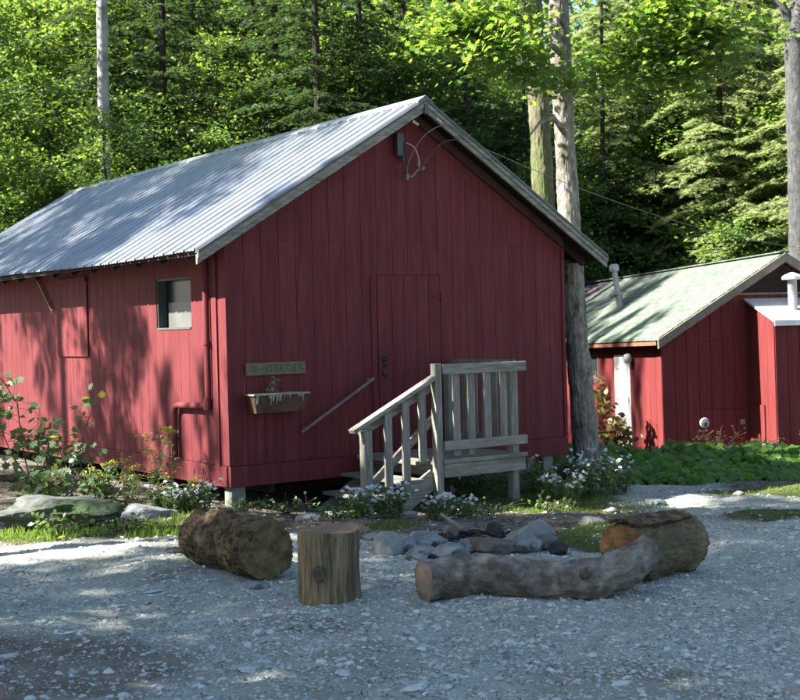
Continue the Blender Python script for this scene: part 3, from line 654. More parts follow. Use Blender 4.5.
pp = empty('potted_seedling', (*place(.42, -.12), 1.05), YAW, label='spindly leafy seedling growing in the gable planter', cat='plant')
mb = MB(); g2 = np.random.default_rng(5); cs = []
for i in range(5):
    t = Vector((rnd.uniform(-.09, .11), rnd.uniform(-.03, .03), rnd.uniform(.09, .22))); mb.tube([(0,0,0), t*.5+Vector((.01,0,0)), t], [.004,.003,.002], 5)
    for q in range(10): cs.append(t*rnd.uniform(.35, 1.05)+Vector((rnd.uniform(-.035,.035), rnd.uniform(-.03,.03), rnd.uniform(-.02,.03))))
mb.build('stems', M['stem'], pp)
leaves('foliage', np.array(cs), g2.normal(size=(len(cs), 3))+[0, -.6, .8], g2.uniform(.025, .05, len(cs)), LEAF4, leafmat('seedling_leaf', (.12,.13,.07), (.26,.26,.17), (.15,.2,.08), (.25,.28,.12), .35), pp, g=g2)

# wires under the peak
wl = empty('service_wires', (*place(2.2, -.04), 3.3), YAW, label='looped service wires and bracket hanging under the gable peak', cat='wires')
def arc(pts, r, m, nm):
    mb = MB(); P = [Vector(p) for p in pts]; out = []
    for i in range(len(P)-1):
        p0 = P[max(i-1, 0)]; p1 = P[i]; p2 = P[i+1]; p3 = P[min(i+2, len(P)-1)]
        for k in range(6):
            t = k/6; out.append(.5*((2*p1)+(p2-p0)*t+(2*p0-5*p1+4*p2-p3)*t*t+(3*p1-p0-3*p2+p3)*t*t*t))
    out.append(P[-1]); mb.tube(out, r, 6); return mb.build(nm, m, wl)
mb = MB(); mb.box(-.13, -.05, -.05, .0, .26, .50); mb.box(-.055, -.03, -.04, 0, .20, .46); mb.build('bracket', M['dark_trim'], wl)
arc([(-.02,-.05,.05),(-.03,-.12,.20),(.06,-.22,.42),(.22,-.28,.55),(.42,-.30,.58),(.60,-.32,.47)], .0055, M['cable'], 'wire')
arc([(-.02,-.05,.40),(.07,-.08,.35),(.13,-.08,.22),(.14,-.06,.14)], .0065, M['orange_cable'], 'wire')
arc([(-.03,-.05,.05),(.04,-.07,.04),(.10,-.07,.10),(.16,-.05,.13)], .009, M['cable'], 'wire')
arc([(.17,-.05,.13),(.24,-.12,.26),(.40,-.2,.42),(.66,-.30,.45)], .005, M['dark_trim'], 'wire')
arc([(-.03,-.05,.42),(-.05,-.07,.25),(-.05,-.07,.10),(-.02,-.05,.04)], .008, M['iron'], 'wire')
mb = MB(); mb.tube([(.18,-.06,.12),(.20,-.075,.15)], .018, 8); mb.tube([(.13,-.06,.16),(.13,-.06,.24)], .012, 8); mb.tube([(-.02,-.06,.0),(-.02,-.06,.07)], .018, 8)
mb.build('insulator', M['cable'], wl)
mb = MB(); mb.tube([(.18,-.325,.64),(.24,-.335,.60)], .02, 8); mb.tube([(-.12,-.33,.58),(-.06,-.335,.55)], .016, 8); mb.build('clamp', M['galv'], wl)
# long cable from this cabin to the far one
a = Vector((*place(2.9, -.31), 3.72)); b = Vector((7.6, 22.5, 2.85)); pts = []
for i in range(25):
    t = i/24; p = a.lerp(b, t); p.z -= .75*4*t*(1-t)*.35; pts.append(p)
mb = MB(); mb.tube(pts, .0038, 6); mb.build('overhead_cable', M['cable'], label='thin sagging cable strung from the gable to the far cabin', cat='cable')

# ------------------------------------------------------------------ far cabin (leans back a little)
Y2 = R(14.6)
far = empty('shed_cabin', (3.998, 20.0, -.462), 0, label='low red outbuilding with a pale green roof and a white-roofed lean-to', cat='outbuilding')
far.rotation_mode = 'QUATERNION'
from mathutils import Quaternion
far.rotation_quaternion = Quaternion((0, 0, 1), Y2) @ Quaternion((1, 0, 0), R(-1.3))
FW = 3.98; FR_ = 1.98; FZE = 1.884; FZR = 3.17; FL = 7.6; fs_ = (FZR-FZE)/(FR_+.205)
def fz(x): return FZR-abs(x-FR_)*fs_
mb = MB()
mb.add([(0.01,0,-.3),(FW-.01,0,-.3),(FW-.01,0,fz(FW)-.05),(FR_,0,FZR-.05),(.01,0,fz(0)-.05),(0.01,FL,-.3),(FW-.01,FL,-.3),(FW-.01,FL,fz(FW)-.05),(FR_,FL,FZR-.05),(.01,FL,fz(0)-.05)],
       [(0,1,2,3,4),(9,8,7,6,5),(0,5,6,1),(1,6,7,2),(2,7,8,3),(3,8,9,4),(4,9,5,0)])
mb.build('wall_backing', M['groove'], far)
mb = MB(); x = 0
while x < FW-.05:
    b = min(FW, x+.2035); ga, gb = x+.005, b-.005
    tops = (fz(ga)-.06, fz(gb)-.06)
    brk = .80 if .68 < x+.1 < 1.45 else None; br2 = 1.85 if .68 < x+.1 < 1.3 else None
    zlist = [-.3]+([brk-.006, brk+.006] if brk else [])+([br2-.006, br2+.006] if br2 else [])+[None]
    for z0, z1 in zip(zlist[0::2], zlist[1::2]):
        if z1 is None:
            if ga < FR_ < gb: clip_piece(mb, ga, FR_, z0, tops[0], FZR-.06, -.012, -.001, 'x'); clip_piece(mb, FR_, gb, z0, FZR-.06, tops[1], -.012, -.001, 'x')
            else: clip_piece(mb, ga, gb, z0, tops[0], tops[1], -.012, -.001, 'x')
        else: clip_piece(mb, ga, gb, z0, z1, z1, -.012, -.001, 'x')
    x = b
mb.build('gable_wall', M['red_far'], far)
mb = MB(); y = .0
while y < FL-.05:
    b = min(FL, y+.2035)
    if not (y > 2.25 and b < 2.95): clip_piece(mb, y+.004, b-.004, -.3, fz(0)-.06, fz(0)-.06, -.012, .008, 'y')
    else:
        clip_piece(mb, y+.004, b-.004, -.3, 1.25, 1.25, -.012, .008, 'y'); clip_piece(mb, y+.004, b-.004, 1.72, fz(0)-.06, fz(0)-.06, -.012, .008, 'y')
    y = b
mb.build('side_wall', M['red_far'], far)
mb = MB(); mb.box(-.022, .0, -.018, .11, -.3, 1.95); mb.box(-.012, .09, -.024, -.0125, -.3, 1.93); mb.build('corner_board', M['red_far'], far)
mb = MB(); mb.box(-.026, -.013, .115, 3.2, 1.70, 1.80); mb.build('frieze_board', M['red_far'], far)
# narrow white door and its lamp
mb = MB(); mb.box(-.034, -.013, 1.10, 1.70, 0, 1.68); dr = mb.build('door', M['white'], far, bevel=.004, label='narrow white side door')
mb = MB(); mb.box(-.040, -.0345, 1.17, 1.175, .05, 1.45); mb.box(-.040, -.0345, 1.62, 1.625, .05, 1.45); mb.box(-.040, -.0345, 1.17, 1.62, 1.45, 1.456); mb.box(-.042, -.0345, 1.14, 1.16, .9, 1.0); mb.build('moulding', M['dark_trim'], dr)
mb = MB(); mb.tube([(-.02,1.02,1.62),(-.10,1.02,1.64)], .03, 10); lamp = mb.build('wall_lamp', M['galv'], far)
mb = MB(); mb.tube([(-.10,1.02,1.70),(-.10,1.02,1.68),(-.10,1.02,1.62),(-.10,1.02,1.56),(-.10,1.02,1.54)], [.01,.055,.07,.055,.01], 12); mb.build('globe', M['white'], lamp, smooth=True)
mb = MB(); mb.box(-.02, .0, 2.40, 2.44, 1.27, 1.70); mb.box(-.02, .0, 2.80, 2.84, 1.27, 1.70); mb.box(-.02, .0, 2.44, 2.80, 1.66, 1.70); mb.box(-.02, .0, 2.44, 2.80, 1.27, 1.31)
wn = mb.build('window', M['dark_trim'], far); mb = MB(); mb.box(.001, .006, 2.44, 2.80, 1.31, 1.66); mb.build('pane', mat('dark_glass', (.015,.02,.02), rough=.1, spec=.6), wn)
# roof
def froof(side, y0, y1, m, nm, dz=0, ext=.0):
    xe = -.205-ext if side < 0 else FW+.205+ext; mb = MB(); n = 14; vs = []; ny = 30
    for j in range(ny+1):
        yv = y0+(y1-y0)*j/ny
        for i in range(n+1):
            x = FR_+(xe-FR_)*i/n; vs.append((x, yv, fz(x)+.012+dz+.008*noise.noise(Vector((x*1.3, yv*1.3, 3)))))
    mb.add(vs, [(j*(n+1)+i, j*(n+1)+i+1, (j+1)*(n+1)+i+1, (j+1)*(n+1)+i) for j in range(ny) for i in range(n)])
    o = mb.build(nm, m, far, smooth=True); s_ = o.modifiers.new('t', 'SOLIDIFY'); s_.thickness = .02; s_.offset = -1; return o
def shingle(m):  # courses of roofing
    n = m.node_tree.nodes; l = m.node_tree.links; tc = n.new('ShaderNodeTexCoord'); wv = n.new('ShaderNodeTexBrick')
    return m
froof(-1, -.30, 5.9, M['green_roof'], 'green_roof'); froof(-1, 5.905, FL+.15, M['brown_roof'], 'brown_roof'); froof(1, -.30, FL+.15, M['green_roof'], 'green_roof')
mb = MB()
for i in range(15):   # course edges, each lap a hair proud
    x0 = -.18+i*.145; mb.add([(x0,-.29,fz(x0)+.014),(x0,5.85,fz(x0)+.014),(x0+.125,5.85,fz(x0+.125)+.030),(x0+.125,-.29,fz(x0+.125)+.030),(x0,-.29,fz(x0)+.028),(x0,5.85,fz(x0)+.028)],[(4,5,2,3),(0,1,5,4)])
mb.build('shingle_courses', M['green_roof'], far)
mb = MB(); mb.bar((FR_, -.30, FZR+.028), (FR_, FL+.1, FZR+.028), .17, .018, up=(0, 0, 1)); mb.build('ridge_cap', M['green_roof'], far)
mb = MB(); mb.bar((-.20, -.27, FZE-.045), (-.20, 6.6, FZE-.045), .035, .055); mb.build('rusty_gutter', M['rust'], far)
mb = MB(); mb.box(-.19, 0, -.25, 6.9, 1.825, 1.835); mb.build('soffit', M['soffit'], far)
for s_ in (-1, 1):
    xe = -.205 if s_ < 0 else FW+.205; vs = []
    for yv in (-.335, -.302):
        for x in (FR_, xe): vs += [(x, yv, fz(x)-.125), (x, yv, fz(x)+.012)]
    mb = MB(); mb.add(vs, [(0,2,3,1),(4,5,7,6),(0,1,5,4),(1,3,7,5),(3,2,6,7),(2,0,4,6)]); mb.build('rake_fascia', mat('brown_fascia', (.10,.085,.07), (.17,.15,.125), .85, 6, .3, 30), far)
mb = MB(); mb.add([(1.22,-.030,2.60),(2.74,-.030,2.60),(FR_,-.030,3.07),(1.22,-.014,2.60),(2.74,-.014,2.60),(FR_,-.014,3.07)], [(0,1,2),(5,4,3),(0,3,4,1),(1,4,5,2),(2,5,3,0)]); lv = mb.build('gable_louver', M['dark'], far)
mb = MB(); mb.box(1.12, 2.84, -.05, -.0125, 2.555, 2.585); mb.build('louver_sill', M['grey_wood_x'], far)
# roof vent (leans)
vt = Vector((.86, 3.35, fz(.86))); 
mb = MB(); mb.tube([vt, vt+Vector((-.05,.0,.26))], .065, 14); mb.tube([vt+Vector((-.05,0,.26)), vt+Vector((-.11,0,.66))], .052, 14); vp = mb.build('vent_pipe', M['galv'], far, smooth=False)
mb = MB(); mb.tube([vt+Vector((-.05,0,.25)), vt+Vector((-.055,0,.29))], .11, 14); mb.tube([vt+Vector((-.11,0,.66)), vt+Vector((-.112,0,.70)), vt+Vector((-.115,0,.77)), vt+Vector((-.118,0,.79))], [.085,.09,.085,.05], 14); mb.build('cap', M['galv'], vp)
# lean-to on the gable
E0, E1, ED = 1.46, 4.05, -.80
mb = MB()
mb.add([(E0,ED,-.3),(E1,ED,-.3),(E1,-.013,-.3),(E0,-.013,-.3),(E0,ED,2.16),(E1,ED,2.16),(E1,-.013,2.44),(E0,-.013,2.44)], [(3,2,1,0),(4,5,6,7),(0,1,5,4),(1,2,6,5),(2,3,7,6),(3,0,4,7)])
lt_ = mb.build('lean_to', M['groove'], far)
mb = MB(); x = E0
while x < E1-.03:
    b = min(E1, x+.2035)
    mb.box(x+.005, b-.005, ED-.012, ED-.001, -.3, 2.12); x = b
mb.build('front_boards', M['red_far'], lt_)
mb = MB(); y = ED
for a, b in ((ED, ED+.2), (ED+.204, ED+.40), (ED+.404, ED+.60), (ED+.604, -.03)): mb.add([(E0-.012,a,-.3),(E0-.012,b,-.3),(E0-.001,b,-.3),(E0-.001,a,-.3),(E0-.012,a,2.17+(a-ED)*.4),(E0-.012,b,2.17+(b-ED)*.4),(E0-.001,b,2.17+(b-ED)*.4),(E0-.001,a,2.17+(a-ED)*.4)], [(3,2,1,0),(4,5,6,7),(0,1,5,4),(1,2,6,5),(2,3,7,6),(3,0,4,7)])
mb.box(E0-.035, E0-.013, -.50, -.02, -.3, .86)
mb.build('side_boards', M['red_far'], lt_)
mb = MB(); vs = []
for x in (E0-.05, E1+.1): vs += [(x,ED-.09,2.10),(x,-.013,2.47),(x,-.013,2.50),(x,ED-.09,2.13)]
mb.add(vs, [(0,1,2,3),(7,6,5,4),(0,4,5,1),(1,5,6,2),(2,6,7,3),(3,7,4,0)]); mb.build('white_roof', M['white'], lt_)
mb = MB(); mb.box(E0-.05, E1+.1, ED-.105, ED-.0905, 2.05, 2.132); mb.build('white_fascia', M['white'], lt_)
mb = MB(); mb.box(2.02, 2.08, ED-.03, ED-.0125, -.3, 1.95); mb.box(2.10, 2.80, ED-.024, ED-.0125, -.3, 1.86); d2 = mb.build('side_door', M['red_far'], lt_)
mb = MB(); mb.tube([(2.16,ED-.025,.86),(2.16,ED-.07,.86)], .02, 10); mb.build('knob', M['iron'], d2)
mb = MB(); mb.tube([(1.98,-.48,2.2),(1.98,-.48,2.78)], .07, 16); ch = mb.build('stove_pipe', M['galv'], lt_)
mb = MB(); mb.tube([(1.98,-.48,2.76),(1.98,-.48,2.80),(1.98,-.48,2.83),(1.98,-.48,2.865)], [.15,.155,.11,.02], 16); mb.build('cap', M['white'], ch)
mb = MB(); mb.tube([(.66,-.013,.60),(.66,-.05,.60),(.66,-.07,.60),(.66,-.075,.60)], [.05,.085,.07,.02], 14); mt = mb.build('round_meter', M['galv'], far, smooth=False)
mb = MB(); mb.box(.64, .68, -.084, -.0755, .54, .61); mb.build('tap', M['iron'], mt)
mb = MB(); mb.box(1.28, 1.36, -.03, -.0125, .55, .63); mb.build('junction_box', M['grey_wood'], far)

# ------------------------------------------------------------------ stones
def rock(name, cx, cy, sx, sy, sz, m, seed, label, cat='stone', group=None, sub=4, sink=.25, rz=0, tilt=0, cuts=14, rough=.12, z=None):
    r_ = random.Random(seed); bm = bmesh.new(); bmesh.ops.create_icosphere(bm, subdivisions=sub, radius=1)
    planes = [(Vector((r_.gauss(0,1), r_.gauss(0,1), r_.gauss(.2,.8))).normalized(), r_.uniform(.52, .86)) for _ in range(cuts)]
    off = Vector((seed*3.1, seed*1.7, 0))
    for v in bm.verts:
        p = v.co.copy()
        for n_, d in planes:
            k = p.dot(n_)
            if k > d: p -= n_*(k-d)*.92
        p *= 1+rough*noise.noise(p*1.8+off)+rough*.5*noise.noise(p*4.5+off)+rough*.22*noise.noise(p*11+off)
        v.co = Vector((p.x*sx, p.y*sy, p.z*sz))
    zmin = min(v.co.z for v in bm.verts); zmax = max(v.co.z for v in bm.verts)
    me = bpy.data.meshes.new(name); bm.to_mesh(me); bm.free(); me.materials.append(m)
    me.polygons.foreach_set('use_smooth', [True]*len(me.polygons))
    me.set_sharp_from_angle(angle=R(24))
    o = bpy.data.objects.new(name, me); col.objects.link(o)
    o.location = (cx, cy, (gz(cx, cy)-zmin-(zmax-zmin)*sink) if z is None else z); o.rotation_euler = (tilt, 0, rz)
    return props(o, label, cat, group)
FR_G = 'stones round the fire ring'
def S(cx, cy, w_, d, h, m, seed, label, **k): return rock('ring_stone', cx, cy, w_/2*1.12, d/2*1.1, h/2/.85*(.92 if 'domed' in label else .74), M[m], seed, label, group=FR_G, **k)
S(-.13, 9.95, .225, .21, .25, 'stone_pale', 3, 'large smooth domed pale stone at the left end of the fire ring', cuts=0, rough=.10, sink=.32)
S(.01, 10.0, .19, .18, .16, 'stone_blue', 4, 'angular blue-grey stone beside the domed pale stone', sink=.12)
S(.20, 10.12, .36, .26, .20, 'stone_blue', 5, 'broad grey slab leaning behind the front row on the left of the ring', tilt=.25, sink=.1)
S(.33, 9.80, .36, .24, .18, 'stone_blue', 6, 'long blue slab lying low at the front centre of the ring', rz=.2, tilt=.15, sink=.12)
S(.66, 9.88, .44, .28, .20, 'stone_brown', 8, 'biggest rough brown-grey slab at the front of the fire ring', rz=-.1, tilt=.2, sink=.1)
S(.98, 10.15, .34, .28, .27, 'stone_pale', 9, 'tall rounded pale stone at the right of the ring', cuts=3, rough=.07, sink=.12)
S(.93, 9.82, .28, .22, .20, 'stone_blue', 12, 'squarish grey-white stone in front of the tall rounded one', sink=.12)
S(1.15, 9.80, .17, .17, .15, 'stone_char', 13, 'small dark stone at the far right end of the ring', sink=.12)
S(.09, 9.66, .17, .12, .10, 'stone_pale', 14, 'small bluish-white stone lying in front of the left ring stones', sink=.2)
S(.50, 9.55, .15, .12, .10, 'stone_pale', 15, 'small whitish stone just behind the bent log', sink=.2)
S(.16, 10.75, .30, .16, .09, 'stone_pale', 16, 'long flat pale slab at the back left of the ring', rz=-.15, sink=.1)
S(.46, 10.65, .32, .2, .14, 'stone_brown', 17, 'brown tilted slab standing at the back of the ring', tilt=.5, sink=.1)
S(.40, 11.0, .28, .2, .10, 'stone_blue', 18, 'flat grey slab farthest back behind the ring', sink=.15)
S(.72, 10.55, .17, .16, .19, 'stone_char', 19, 'soot-black pointed stone inside the fire ring', sink=.08)
S(.88, 10.55, .2, .16, .10, 'stone_brown', 20, 'low brown stone behind the soot-black one', sink=.1)
S(.56, 10.30, .24, .2, .12, 'stone_brown', 21, 'dull brown stone in the middle of the ring', sink=.15)
S(1.0, 10.45, .2, .16, .12, 'stone_blue', 22, 'grey stone tucked behind the tall rounded pale one', sink=.15)
S(-.28, 10.6, .2, .14, .08, 'stone_blue', 23, 'low grey stone alone behind the domed pale stone', sink=.3)
S(.50, 9.98, .30, .22, .17, 'stone_blue', 24, 'pale blue slab wedged between the long blue one and the big brown-grey one', rz=.5, tilt=-.2, sink=.1)
S(.80, 10.05, .26, .2, .20, 'stone_pale', 25, 'grey-white block behind the big brown-grey slab', sink=.1)
S(.12, 9.82, .24, .18, .15, 'stone_blue', 26, 'rough blue stone in the gap before the leaning grey slab', rz=-.4, sink=.12)
S(1.08, 9.98, .22, .2, .18, 'stone_brown', 27, 'brownish stone between the tall pale one and the dark end stone', sink=.1)
S(.30, 10.45, .34, .2, .12, 'stone_blue', 28, 'long grey slab along the inner left side of the ring', rz=.3, sink=.1)
S(.05, 10.35, .24, .2, .12, 'stone_brown', 29, 'brown stone behind the angular blue-grey one', sink=.15)
mb = MB()
for i in range(40):
    a = rnd.uniform(0, 6.28); r0 = rnd.uniform(0, .3); p = Vector((.52+r0*math.cos(a), 10.35+r0*.6*math.sin(a), gz(.5, 10.3)+.05+rnd.uniform(0, .04))); d = Vector((rnd.uniform(-.09,.09), rnd.uniform(-.09,.09), rnd.uniform(-.02,.02))); mb.tube([p-d, p+d], [.012,.008], 5)
mb.build('charcoal', M['stone_char'], label='burnt sticks and charcoal in the middle of the fire ring', cat='charcoal', kind='stuff')
mb = MB(); mb.tube([(.30,10.62,.19),(.36,10.50,.16),(.46,10.36,.10)], [.014,.016,.018], 8, ns=.2); mb.build('stick', M['grey_wood'], label='short pale stick propped in the fire ring', cat='stick')
rock('boulder', -3.02, 11.55, .56, .40, .20, M['boulder'], 31, 'long grey lichen-covered boulder at the left edge of the gravel', 'boulder', sub=6, sink=.2, cuts=12, rough=.22)
rock('boulder', -2.42, 12.35, .33, .28, .10, M['stone_blue'], 33, 'flat blue-grey rock half buried behind the long boulder', 'boulder', sink=.3, rz=-.2)
rock('boulder', -3.75, 11.3, .24, .18, .13, M['boulder'], 35, 'small dark rock left of the long boulder', 'boulder', sink=.3)
rock('boulder', -4.6, 14.6, .5, .3, .14, M['stone_brown'], 36, 'brown flat rock under the maple sapling by the wall', 'boulder', sink=.3)
for i, (x, y, s_, m_, lb) in enumerate(((1.95, 12.4, .10, 'stone_pale', 'small pale stone on the grass by the path'), (2.55, 13.3, .16, 'stone_blue', 'flat grey stone on the path past the asters'), (3.6, 14.1, .08, 'stone_pale', 'small white stone at the edge of the sunny grass'), (1.62, 11.2, .15, 'stone_pale', 'flat whitish stone in the grass right of the ring'), (-1.95, 10.6, .07, 'stone_pale', 'small white stone on the gravel before the left grass'), (-1.75, 9.95, .10, 'stone_brown', 'reddish stone by the far end of the left log'), (-1.0, 8.75, .13, 'stone_blue', 'flat stone under the round end of the left log'), (-.9, 12.6, .15, 'stone_blue', 'flat stone at the foot of the porch steps'), (.05, 12.4, .12, 'stone_blue', 'grey stone under the porch asters'))):
    rock('loose_stone', x, y, s_, s_*.75, s_*.4, M[m_], 50+i, lb, 'stone', sub=3, sink=.3)

# ------------------------------------------------------------------ logs
def log(name, a, b, ra, rb, mbark, mcut, label, seed, ns=.10, bend=None, rings=110, seg=140, fis=.014, **k):
    a = Vector(a); b = Vector(b); pts = []; rad = []
    for i in range(rings):
        t = i/(rings-1); p = a.lerp(b, t)
        if bend: p = p+Vector(bend)*math.sin(math.pi*t)
        pts.append(p); rad.append(ra+(rb-ra)*t)
    root = empty(name, a, label=label, cat='log'); mb = MB()
    rg = mb.tube([p-a for p in pts], rad, seg, cap=False, ns=ns, nf=5, seed=seed, fis=fis)
    mb.build('bark', mbark, root, smooth=True)
    for r_, d in ((rg[0], (a-b).normalized()), (rg[-1], (b-a).normalized())):
        c = sum(r_, Vector())/len(r_); m2 = MB(); vs = [c+d*.004]; fs = []; n = len(r_); K = 5
        for q in range(1, K+1):
            for p in r_: vs.append(c+(p-c)*(q/K*(.995))+d*(.004+.007*noise.noise(p*9*(q/K)) if q < K else 0))
        for j in range(n): fs.append((0, 1+j, 1+(j+1) % n))
        for q in range(K-1):
            for j in range(n): fs.append((1+q*n+j, 1+(q+1)*n+j, 1+(q+1)*n+(j+1) % n, 1+q*n+(j+1) % n))
        m2.add(vs, fs); m2.build('cut_face', mcut, root, smooth=True)
    return root
z0 = gz(-1.2, 9.5)
log('fallen_log', (-.95, 8.98, z0+.205), (-1.52, 9.78, z0+.19), .208, .195, M['bark_log'], M['cut_dark'], 'thick dark bark log with a mossy round cut face, left of the stump', 2.0, .14)
lr = bpy.context.scene.objects['fallen_log']
mb = MB(); mb.tube([(-.30,.36,.13),(-.33,.33,.20),(-.35,.31,.235)], [.09,.075,.03], 14, ns=.3, nf=9); mb.build('knot', M['bark_log'], lr, smooth=True); mb = MB(); mb.tube([(-.12,-.02,.12),(-.19,-.07,.15)], [.07,.035], 10, ns=.3, nf=9); mb.build('knot', M['bark_log'], lr, smooth=True)
# stump
st_ = empty('stump', (-.485, 8.33, gz(-.485, 8.33)), label='upright pale barkless chopping stump in the middle of the gravel', cat='stump')
mb = MB(); H = .455; pts = [(0, 0, -.02)]+[(0, 0, H*i/22) for i in range(1, 23)]; rad = [.205]+[.200-.008*math.sin(i/22*3.14)-(.006 if i > 20 else 0) for i in range(1, 23)]
rg = mb.tube(pts, rad, 72, cap=False, ns=.035, nf=4, seed=4)
mb.v = [(v[0]*(1+.012*math.sin(13*math.atan2(v[1], v[0])+2)+.010*math.sin(29*math.atan2(v[1], v[0]))), v[1]*(1+.012*math.sin(13*math.atan2(v[1], v[0])+2)+.010*math.sin(29*math.atan2(v[1], v[0]))), v[2]+(.010*math.sin(2*math.atan2(v[1], v[0])) if v[2] > H-.01 else 0)) for v in mb.v]
top = [Vector(v) for v in mb.v[-72:]]
mb.build('trunk_wood', M['stump'], st_, smooth=True)
c = sum(top, Vector())/72; m2 = MB(); m2.add([c]+[c+(p-c)*.5 for p in top]+top, [(0, 1+j, 1+(j+1) % 72) for j in range(72)]+[(1+j, 73+j, 73+(j+1) % 72, 1+(j+1) % 72) for j in range(72)]); m2.build('cut_face', M['stump_top'], st_)
mb = MB(); vs = []; cx0, cz0 = -.055, .20; nn = 20
for q, rr in enumerate((.055, .035, .015)):
    for j in range(nn):
        a = 2*math.pi*j/nn; x = cx0+rr*.75*math.cos(a)*(1+.2*math.sin(3*a)); vs.append((x, -math.sqrt(.197**2-x*x)-(.003+.006*q), cz0+rr*math.sin(a)))
mb.add(vs, [(q*nn+j, q*nn+(j+1) % nn, (q+1)*nn+(j+1) % nn, (q+1)*nn+j) for q in range(2) for j in range(nn)]+[tuple(2*nn+j for j in range(nn))]); mb.build('knot', mat('dark_knot', (.03,.028,.025), (.09,.085,.07), .9, 20, .6, 40), st_, smooth=True)
# long bent log
bl = empty('bent_log', (.2, 8.20, gz(.8, 8.3)), label='long thin bent grey-barked log lying in front of the fire ring', cat='log')
P = [(-.09,-.07,.118),(.04,-.02,.118),(.30,-.02,.135),(.48,-.05,.120),(.66,-.07,.105),(.82,-.09,.098),(.96,-.10,.105),(1.10,-.08,.145),(1.22,-.04,.200),(1.34,.02,.262)]
rd = [.132,.130,.124,.128,.122,.124,.130,.122,.110,.098]
PP = []; RR = []
for i in range(len(P)-1):
    for k in range(10):
        t = k/10; p0 = Vector(P[max(i-1, 0)]); p1 = Vector(P[i]); p2 = Vector(P[i+1]); p3 = Vector(P[min(i+2, len(P)-1)])
        PP.append(.5*((2*p1)+(p2-p0)*t+(2*p0-5*p1+4*p2-p3)*t*t+(3*p1-p0-3*p2+p3)*t*t*t)); RR.append(rd[i]*(1-t)+rd[i+1]*t)
PP.append(Vector(P[-1])); RR.append(rd[-1])
mb = MB(); rg = mb.tube(PP, RR, 96, cap=False, ns=.17, nf=8, seed=9, fis=.006); mb.build('bark', M['bark_grey'], bl, smooth=True)
for r_, d in ((rg[0], Vector((-.92, -.38, 0))), (rg[-1], Vector((1, .5, .5)).normalized())):
    c = sum(r_, Vector())/len(r_); m2 = MB(); n = len(r_); m2.add([c+d*.02]+[c+(p-c)*.55+d*.02 for p in r_]+[c+(p-c)*.99 for p in r_], [(0, 1+j, 1+(j+1) % n) for j in range(n)]+[(1+j, 1+n+j, 1+n+(j+1) % n, 1+(j+1) % n) for j in range(n)]); m2.build('cut_face', M['cut_pale'], bl)
mb = MB(); mb.tube([(.48,-.13,.14),(.49,-.19,.165),(.50,-.215,.175)], [.05,.036,.022], 14, ns=.25, nf=12); mb.build('knot', M['bark_grey'], bl, smooth=True)
mb = MB(); mb.tube([(.90,-.18,.16),(.92,-.225,.19)], [.045,.026], 14, ns=.25, nf=12); mb.build('knot', M['bark_grey'], bl, smooth=True)
# short fat log
zf = gz(1.7, 8.7)
fl = log('short_log', (1.40, 8.50, zf+.19), (1.90, 8.90, zf+.195), .195, .20, M['bark_moss'], M['cut_orange'], 'short fat mossy log with a rotten orange cut end behind the bent log', 5.0, .11)
mb = MB(); vs = []; n1, n2 = 22, 10
for i in range(n1):
    for j in range(n2):
        t = i/(n1-1); a = 1.1+1.1*j/(n2-1); ax = Vector((.50, .40, 0))*(.0+.86*t); d = Vector((.50, .40, 0)).normalized(); s_ = Vector((0, 0, 1)).cross(d)
        rr = .212+.012*noise.noise(Vector((t*5, a*4, 2)))+.02*max(0, j-7)/3
        vs.append(ax+(s_*math.cos(a)+Vector((0, 0, 1))*math.sin(a))*rr+d*.03*noise.noise(Vector((0, j*.9, 5))))
mb.add(vs, [(i*n2+j, i*n2+j+1, (i+1)*n2+j+1, (i+1)*n2+j) for i in range(n1-1) for j in range(n2-1)])
o = mb.build('bark_flap', M['bark_log'], fl, smooth=True); t_ = o.modifiers.new('t', 'SOLIDIFY'); t_.thickness = .018; t_.offset = 1

